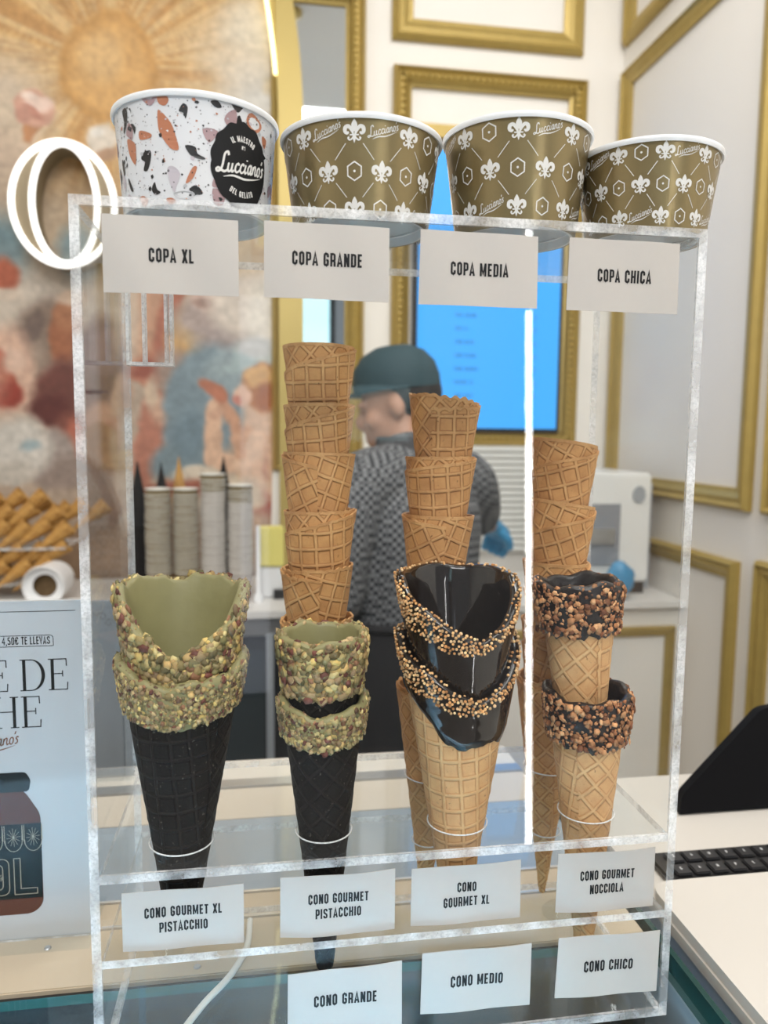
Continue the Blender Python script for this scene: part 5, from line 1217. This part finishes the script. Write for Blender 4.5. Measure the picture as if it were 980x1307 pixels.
body_ch = [
 [(.0, 0, .93, .125, .16), (.01, 0, 1.05, .11, .15), (.02, 0, 1.20, .115, .165), (.02, 0, 1.34, .115, .17), (.015, 0, 1.43, .085, .12), (.0, 0, 1.49, .055, .055), (-.02, 0, 1.55, .052, .052), (-.035, 0, 1.60, .05, .05)],
 [(.0, 0, .93, .125, .16), (.0, .095, .86, .085, .085), (-.005, .10, .66, .070, .070), (-.01, .10, .48, .052, .052), (.005, .10, .28, .046, .046), (.01, .10, .08, .036, .036), (-.05, .105, .035, .032, .03), (-.14, .11, .028, .026, .024)],
 [(.0, 0, .93, .125, .16), (.0, -.095, .86, .085, .085), (-.005, -.10, .66, .070, .070), (-.01, -.10, .48, .052, .052), (.005, -.10, .28, .046, .046), (.01, -.10, .08, .036, .036), (-.05, -.105, .035, .032, .03), (-.14, -.11, .028, .026, .024)],
 [(.015, .06, 1.43, .06), (.02, .17, 1.42, .056), (-.01, .235, 1.375, .048), (-.06, .300, 1.325, .043), (-.10, .375, 1.290, .036), (-.14, .445, 1.270, .028), (-.152, .465, 1.264, .026)],
 [(.015, -.06, 1.43, .06), (.02, -.17, 1.405, .056), (.03, -.225, 1.28, .048), (.03, -.245, 1.15, .042), (-.07, -.215, 1.075, .036), (-.19, -.15, 1.04, .028), (-.225, -.135, 1.035, .026)]]
skinm = mat('worker_skin', (.42, .22, .14), .5, noise=.06, nscale=20)
parts = [(skin('b', body_ch), I4)]+head
def hand(w, d, up, sgn):
    """a relaxed, curled hand: palm, four fingers, thumb; w wrist point, d pointing direction, up = back of the hand"""
    w, d, up = Vector(w), Vector(d).normalized(), Vector(up); s = d.cross(up).normalized()*sgn; u = s.cross(d)*sgn; out = []
    def P(f, a, b): return tuple(w+d*f+s*a+u*b)
    out.append(skin('palm', [[(*P(0, 0, 0), .024, .026), (*P(.045, 0, 0), .017, .036), (*P(.085, 0, 0), .014, .040)]]))
    for i, (o, L) in enumerate(((.028, .068), (.009, .078), (-.010, .072), (-.028, .056))):
        out.append(skin('f', [[(*P(.07, o, 0), .0105), (*P(.092+L*.35, o*1.08, -.006), .0095), (*P(.092+L*.66, o*1.08, -.028), .0088), (*P(.092+L*.72, o*1.05, -.050), .0078)]], 1))
    out.append(skin('t', [[(*P(.03, .026, -.004), .012), (*P(.055, .050, -.014), .0105), (*P(.082, .058, -.028), .009)]], 1))
    return out
hr = hand((-.152, .465, 1.264), (-.40, .75, -.35), (.2, .3, 1), 1); hl_ = hand((-.225, -.135, 1.035), (-.9, .35, -.2), (0, -.1, 1), -1)
bodyo = merge_remesh('body', parts+[(m_, I4) for m_ in hr+hl_], .0075, skinm, pr)
# clothing
def shirt_mat():
    m = bpy.data.materials.new('checked_cotton'); m.use_nodes = True; nt = m.node_tree; b = nt.nodes['Principled BSDF']; b.inputs['Roughness'].default_value = .8
    tc = nt.nodes.new('ShaderNodeTexCoord'); mp = nt.nodes.new('ShaderNodeMapping'); nt.links.new(tc.outputs['Object'], mp.inputs[0]); mp.inputs['Scale'].default_value = (95, 95, 95); mp.inputs['Rotation'].default_value = (.06, .05, .35)
    ch = nt.nodes.new('ShaderNodeTexChecker'); ch.inputs['Scale'].default_value = 1; ch.inputs[1].default_value = (.17, .175, .185, 1); ch.inputs[2].default_value = (.022, .025, .030, 1)
    nt.links.new(mp.outputs[0], ch.inputs[0]); nt.links.new(ch.outputs[0], b.inputs['Base Color']); return m
shirt = skin('s', [[(.0, 0, .93, .150, .19), (.01, 0, 1.05, .140, .182), (.02, 0, 1.20, .140, .195), (.02, 0, 1.34, .140, .198), (.015, 0, 1.43, .105, .14), (.002, 0, 1.485, .072, .074)],
                   [(.015, .06, 1.43, .09), (.02, .17, 1.415, .085), (-.01, .235, 1.37, .080), (-.06, .305, 1.32, .072)],
                   [(.015, -.06, 1.43, .09), (.02, -.17, 1.405, .085), (.032, -.235, 1.28, .080), (.032, -.252, 1.17, .076)]])
merge_remesh('checked_shirt', [(shirt, I4)], .008, shirt_mat(), pr)
col_ = MB().lathe([(.062, 0), (.075, -.004), (.082, .03), (.078, .055), (.070, .058), (.064, .03), (.062, 0)], 32, c=(-.005, 0, 1.475)); col_.build('shirt_collar', mat('collar_dark', (.06, .06, .065), .8), pr, True)
M_APR = mat('black_cloth', (.012, .012, .014), .85)
ap = MB(); ap.lathe([(.196, 1.09), (.205, 1.05), (.212, .95), (.220, .75), (.230, .5), (.226, .5), (.214, .75), (.206, .95), (.198, 1.05), (.190, 1.09), (.196, 1.09)], 40, sx=.80, sy=1.04); ap.build('apron', M_APR, pr, True)
MB().tube([(.16*math.cos(a), .205*math.sin(a), 1.085) for a in np.linspace(0, 2*PI, 33)[:-1]], .012, 8, closed=True).build('apron_tie', M_APR, pr, True)
tr_ = skin('t', [[(.0, .0, .93, .135, .17), (.0, .095, .86, .10), (-.005, .10, .66, .085), (-.01, .10, .48, .07), (.005, .10, .28, .064), (.01, .10, .09, .06)], [(.0, .0, .93, .135, .17), (.0, -.095, .86, .10), (-.005, -.10, .66, .085), (-.01, -.10, .48, .07), (.005, -.10, .28, .064), (.01, -.10, .09, .06)]])
merge_remesh('trousers', [(tr_, I4)], .010, mat('dark_trousers', (.02, .02, .024), .85), pr)
for y in (.105, -.105):
    sh_ = skin('sh', [[(.03, y, .045, .046, .045), (-.04, y, .042, .045, .042), (-.13, y*1.05, .034, .044, .032), (-.175, y*1.05, .03, .03, .026)]]); me = sh_; me.materials.clear(); me.materials.append(M_BLACK); sm(me, 180)
    ob = bpy.data.objects.new('shoe', me); COL.objects.link(ob); ob.parent = pr
hair = [sph(Vector((.030, 0, .015)), (.090, .082, .075))]
merge_remesh('hair', [(m_, HT @ Mx) for m_, Mx in hair], .008, mat('dark_hair', (.012, .010, .010), .6), pr, 2)
cp = MB(); cp.lathe([(.112, 0), (.1125, .03), (.104, .065), (.080, .095), (.045, .112), (0, .117)], 40, sx=1.0, sy=.84)
capo = cp.build('cap', mat('teal_cap', (.020, .050, .062), .75, noise=.1, nscale=60), pr, True); capo.matrix_local = HT @ Matrix.Translation((.006, 0, .030)) @ Matrix.Rotation(math.radians(6), 4, 'Y')
bv = [(-.095-.075*math.cos(t), .078*math.sin(t)) for t in np.linspace(-HP, HP, 17)]; vv = []
for a, b in bv: vv.append((a, b, .004+.012*(1-(b/.08)**2)))
nb = len(vv); vv = vv+[(x, y, z-.004) for x, y, z in vv]; MB().add(vv, [tuple(range(nb)), tuple(range(2*nb-1, nb-1, -1))]+[(i, nb+i, nb+(i+1) % nb, (i+1) % nb) for i in range(nb)]).build('cap_peak', mat('teal_peak', (.018, .045, .055), .7), capo)
# gloves: a thin second skin over each hand
for hh, nm in ((hand((-.152, .465, 1.264), (-.40, .75, -.35), (.2, .3, 1), 1), 'glove'), (hand((-.225, -.135, 1.035), (-.9, .35, -.2), (0, -.1, 1), -1), 'glove')):
    bm = bmesh.new()
    for m_ in hh: bm.from_mesh(m_)
    me = bpy.data.meshes.new('g'); bm.to_mesh(me); bm.free(); o = bpy.data.objects.new('g', me); COL.objects.link(o)
    r_ = o.modifiers.new('r', 'REMESH'); r_.mode = 'VOXEL'; r_.voxel_size = .005; d_ = o.modifiers.new('d', 'DISPLACE'); d_.strength = .006; d_.mid_level = 0
    res = evaluated_mesh(o); bpy.data.objects.remove(o); res.materials.clear(); res.materials.append(M_GLOVE); sm(res, 180)
    ob = bpy.data.objects.new(nm, res); COL.objects.link(ob); ob.parent = pr

# ------------------------------------------------------------------ unseen sources behind the viewer; glowing panes and a tube added for their reflections
sf = thing('reflection_door', 'unseen door with glowing panes, added behind the viewer to be mirrored in the acrylic', 'door', (.44, -3.1, FZ))
M_GLOW = mat('glow_pane', (.7, .9, 1), .2, emit=(.50, .92, 1.0), estr=1.3)
MB().box(-.145, .145, 0, .01, 2.45, 3.25).build('transom_pane', M_GLOW, sf); MB().box(-.145, .145, 0, .01, 1.50, 1.76).build('small_pane', M_GLOW, sf)
MB().box(-.145, .145, 0, .01, .06, 1.499).build('door_panel', M_DARK, sf); MB().box(-.145, .145, 0, .01, 1.761, 2.449).build('door_panel', M_DARK, sf)  # glowing panes and dark panels shaped to set the mirrored patches
mb = MB(); frame_mould(mb, (.205, .005, 0), (-1, 0, 0), Z, .41, 3.32, .06, .03, (0, 1, 0)); mb.build('door_frame', M_BLACK, sf)
sw_ = thing('reflection_window', 'unseen narrow glowing pane, added behind the viewer to be mirrored as a pale streak', 'window', (-.14, -3.1, FZ))
MB().box(-.065, .065, 0, .01, .3, 2.15).build('glow_pane', mat('window_glow', (.7, .8, 1), .2, emit=(.80, .86, 1.0), estr=1.7), sw_)  # glowing strip added to give the pale streak in the acrylic
mb = MB(); frame_mould(mb, (.085, .005, .28), (-1, 0, 0), Z, .17, 1.9, .02, .03, (0, 1, 0)); mb.build('window_frame', M_BLACK, sw_)
M_TUBE = mat('reflection_tube_glow', (1, 1, 1), .3, emit=(1, .98, .95), estr=60)
fl = thing('reflection_tube', 'unseen slim glowing tube, added behind the viewer to be mirrored as a white line', 'lamp', (.805, -2.0, FZ))  # glowing tube added to give the white line in the acrylic
MB().tube([(-.035, 0, 2.215), (.034, 0, .05)], .010, 12).build('glowing_tube', M_TUBE, fl, True); MB().lathe([(0, 0), (.12, 0), (.12, .02), (.02, .05), (0, .05)], 24, c=(.034, 0, 0)).build('tube_base', M_BLACK, fl, True)
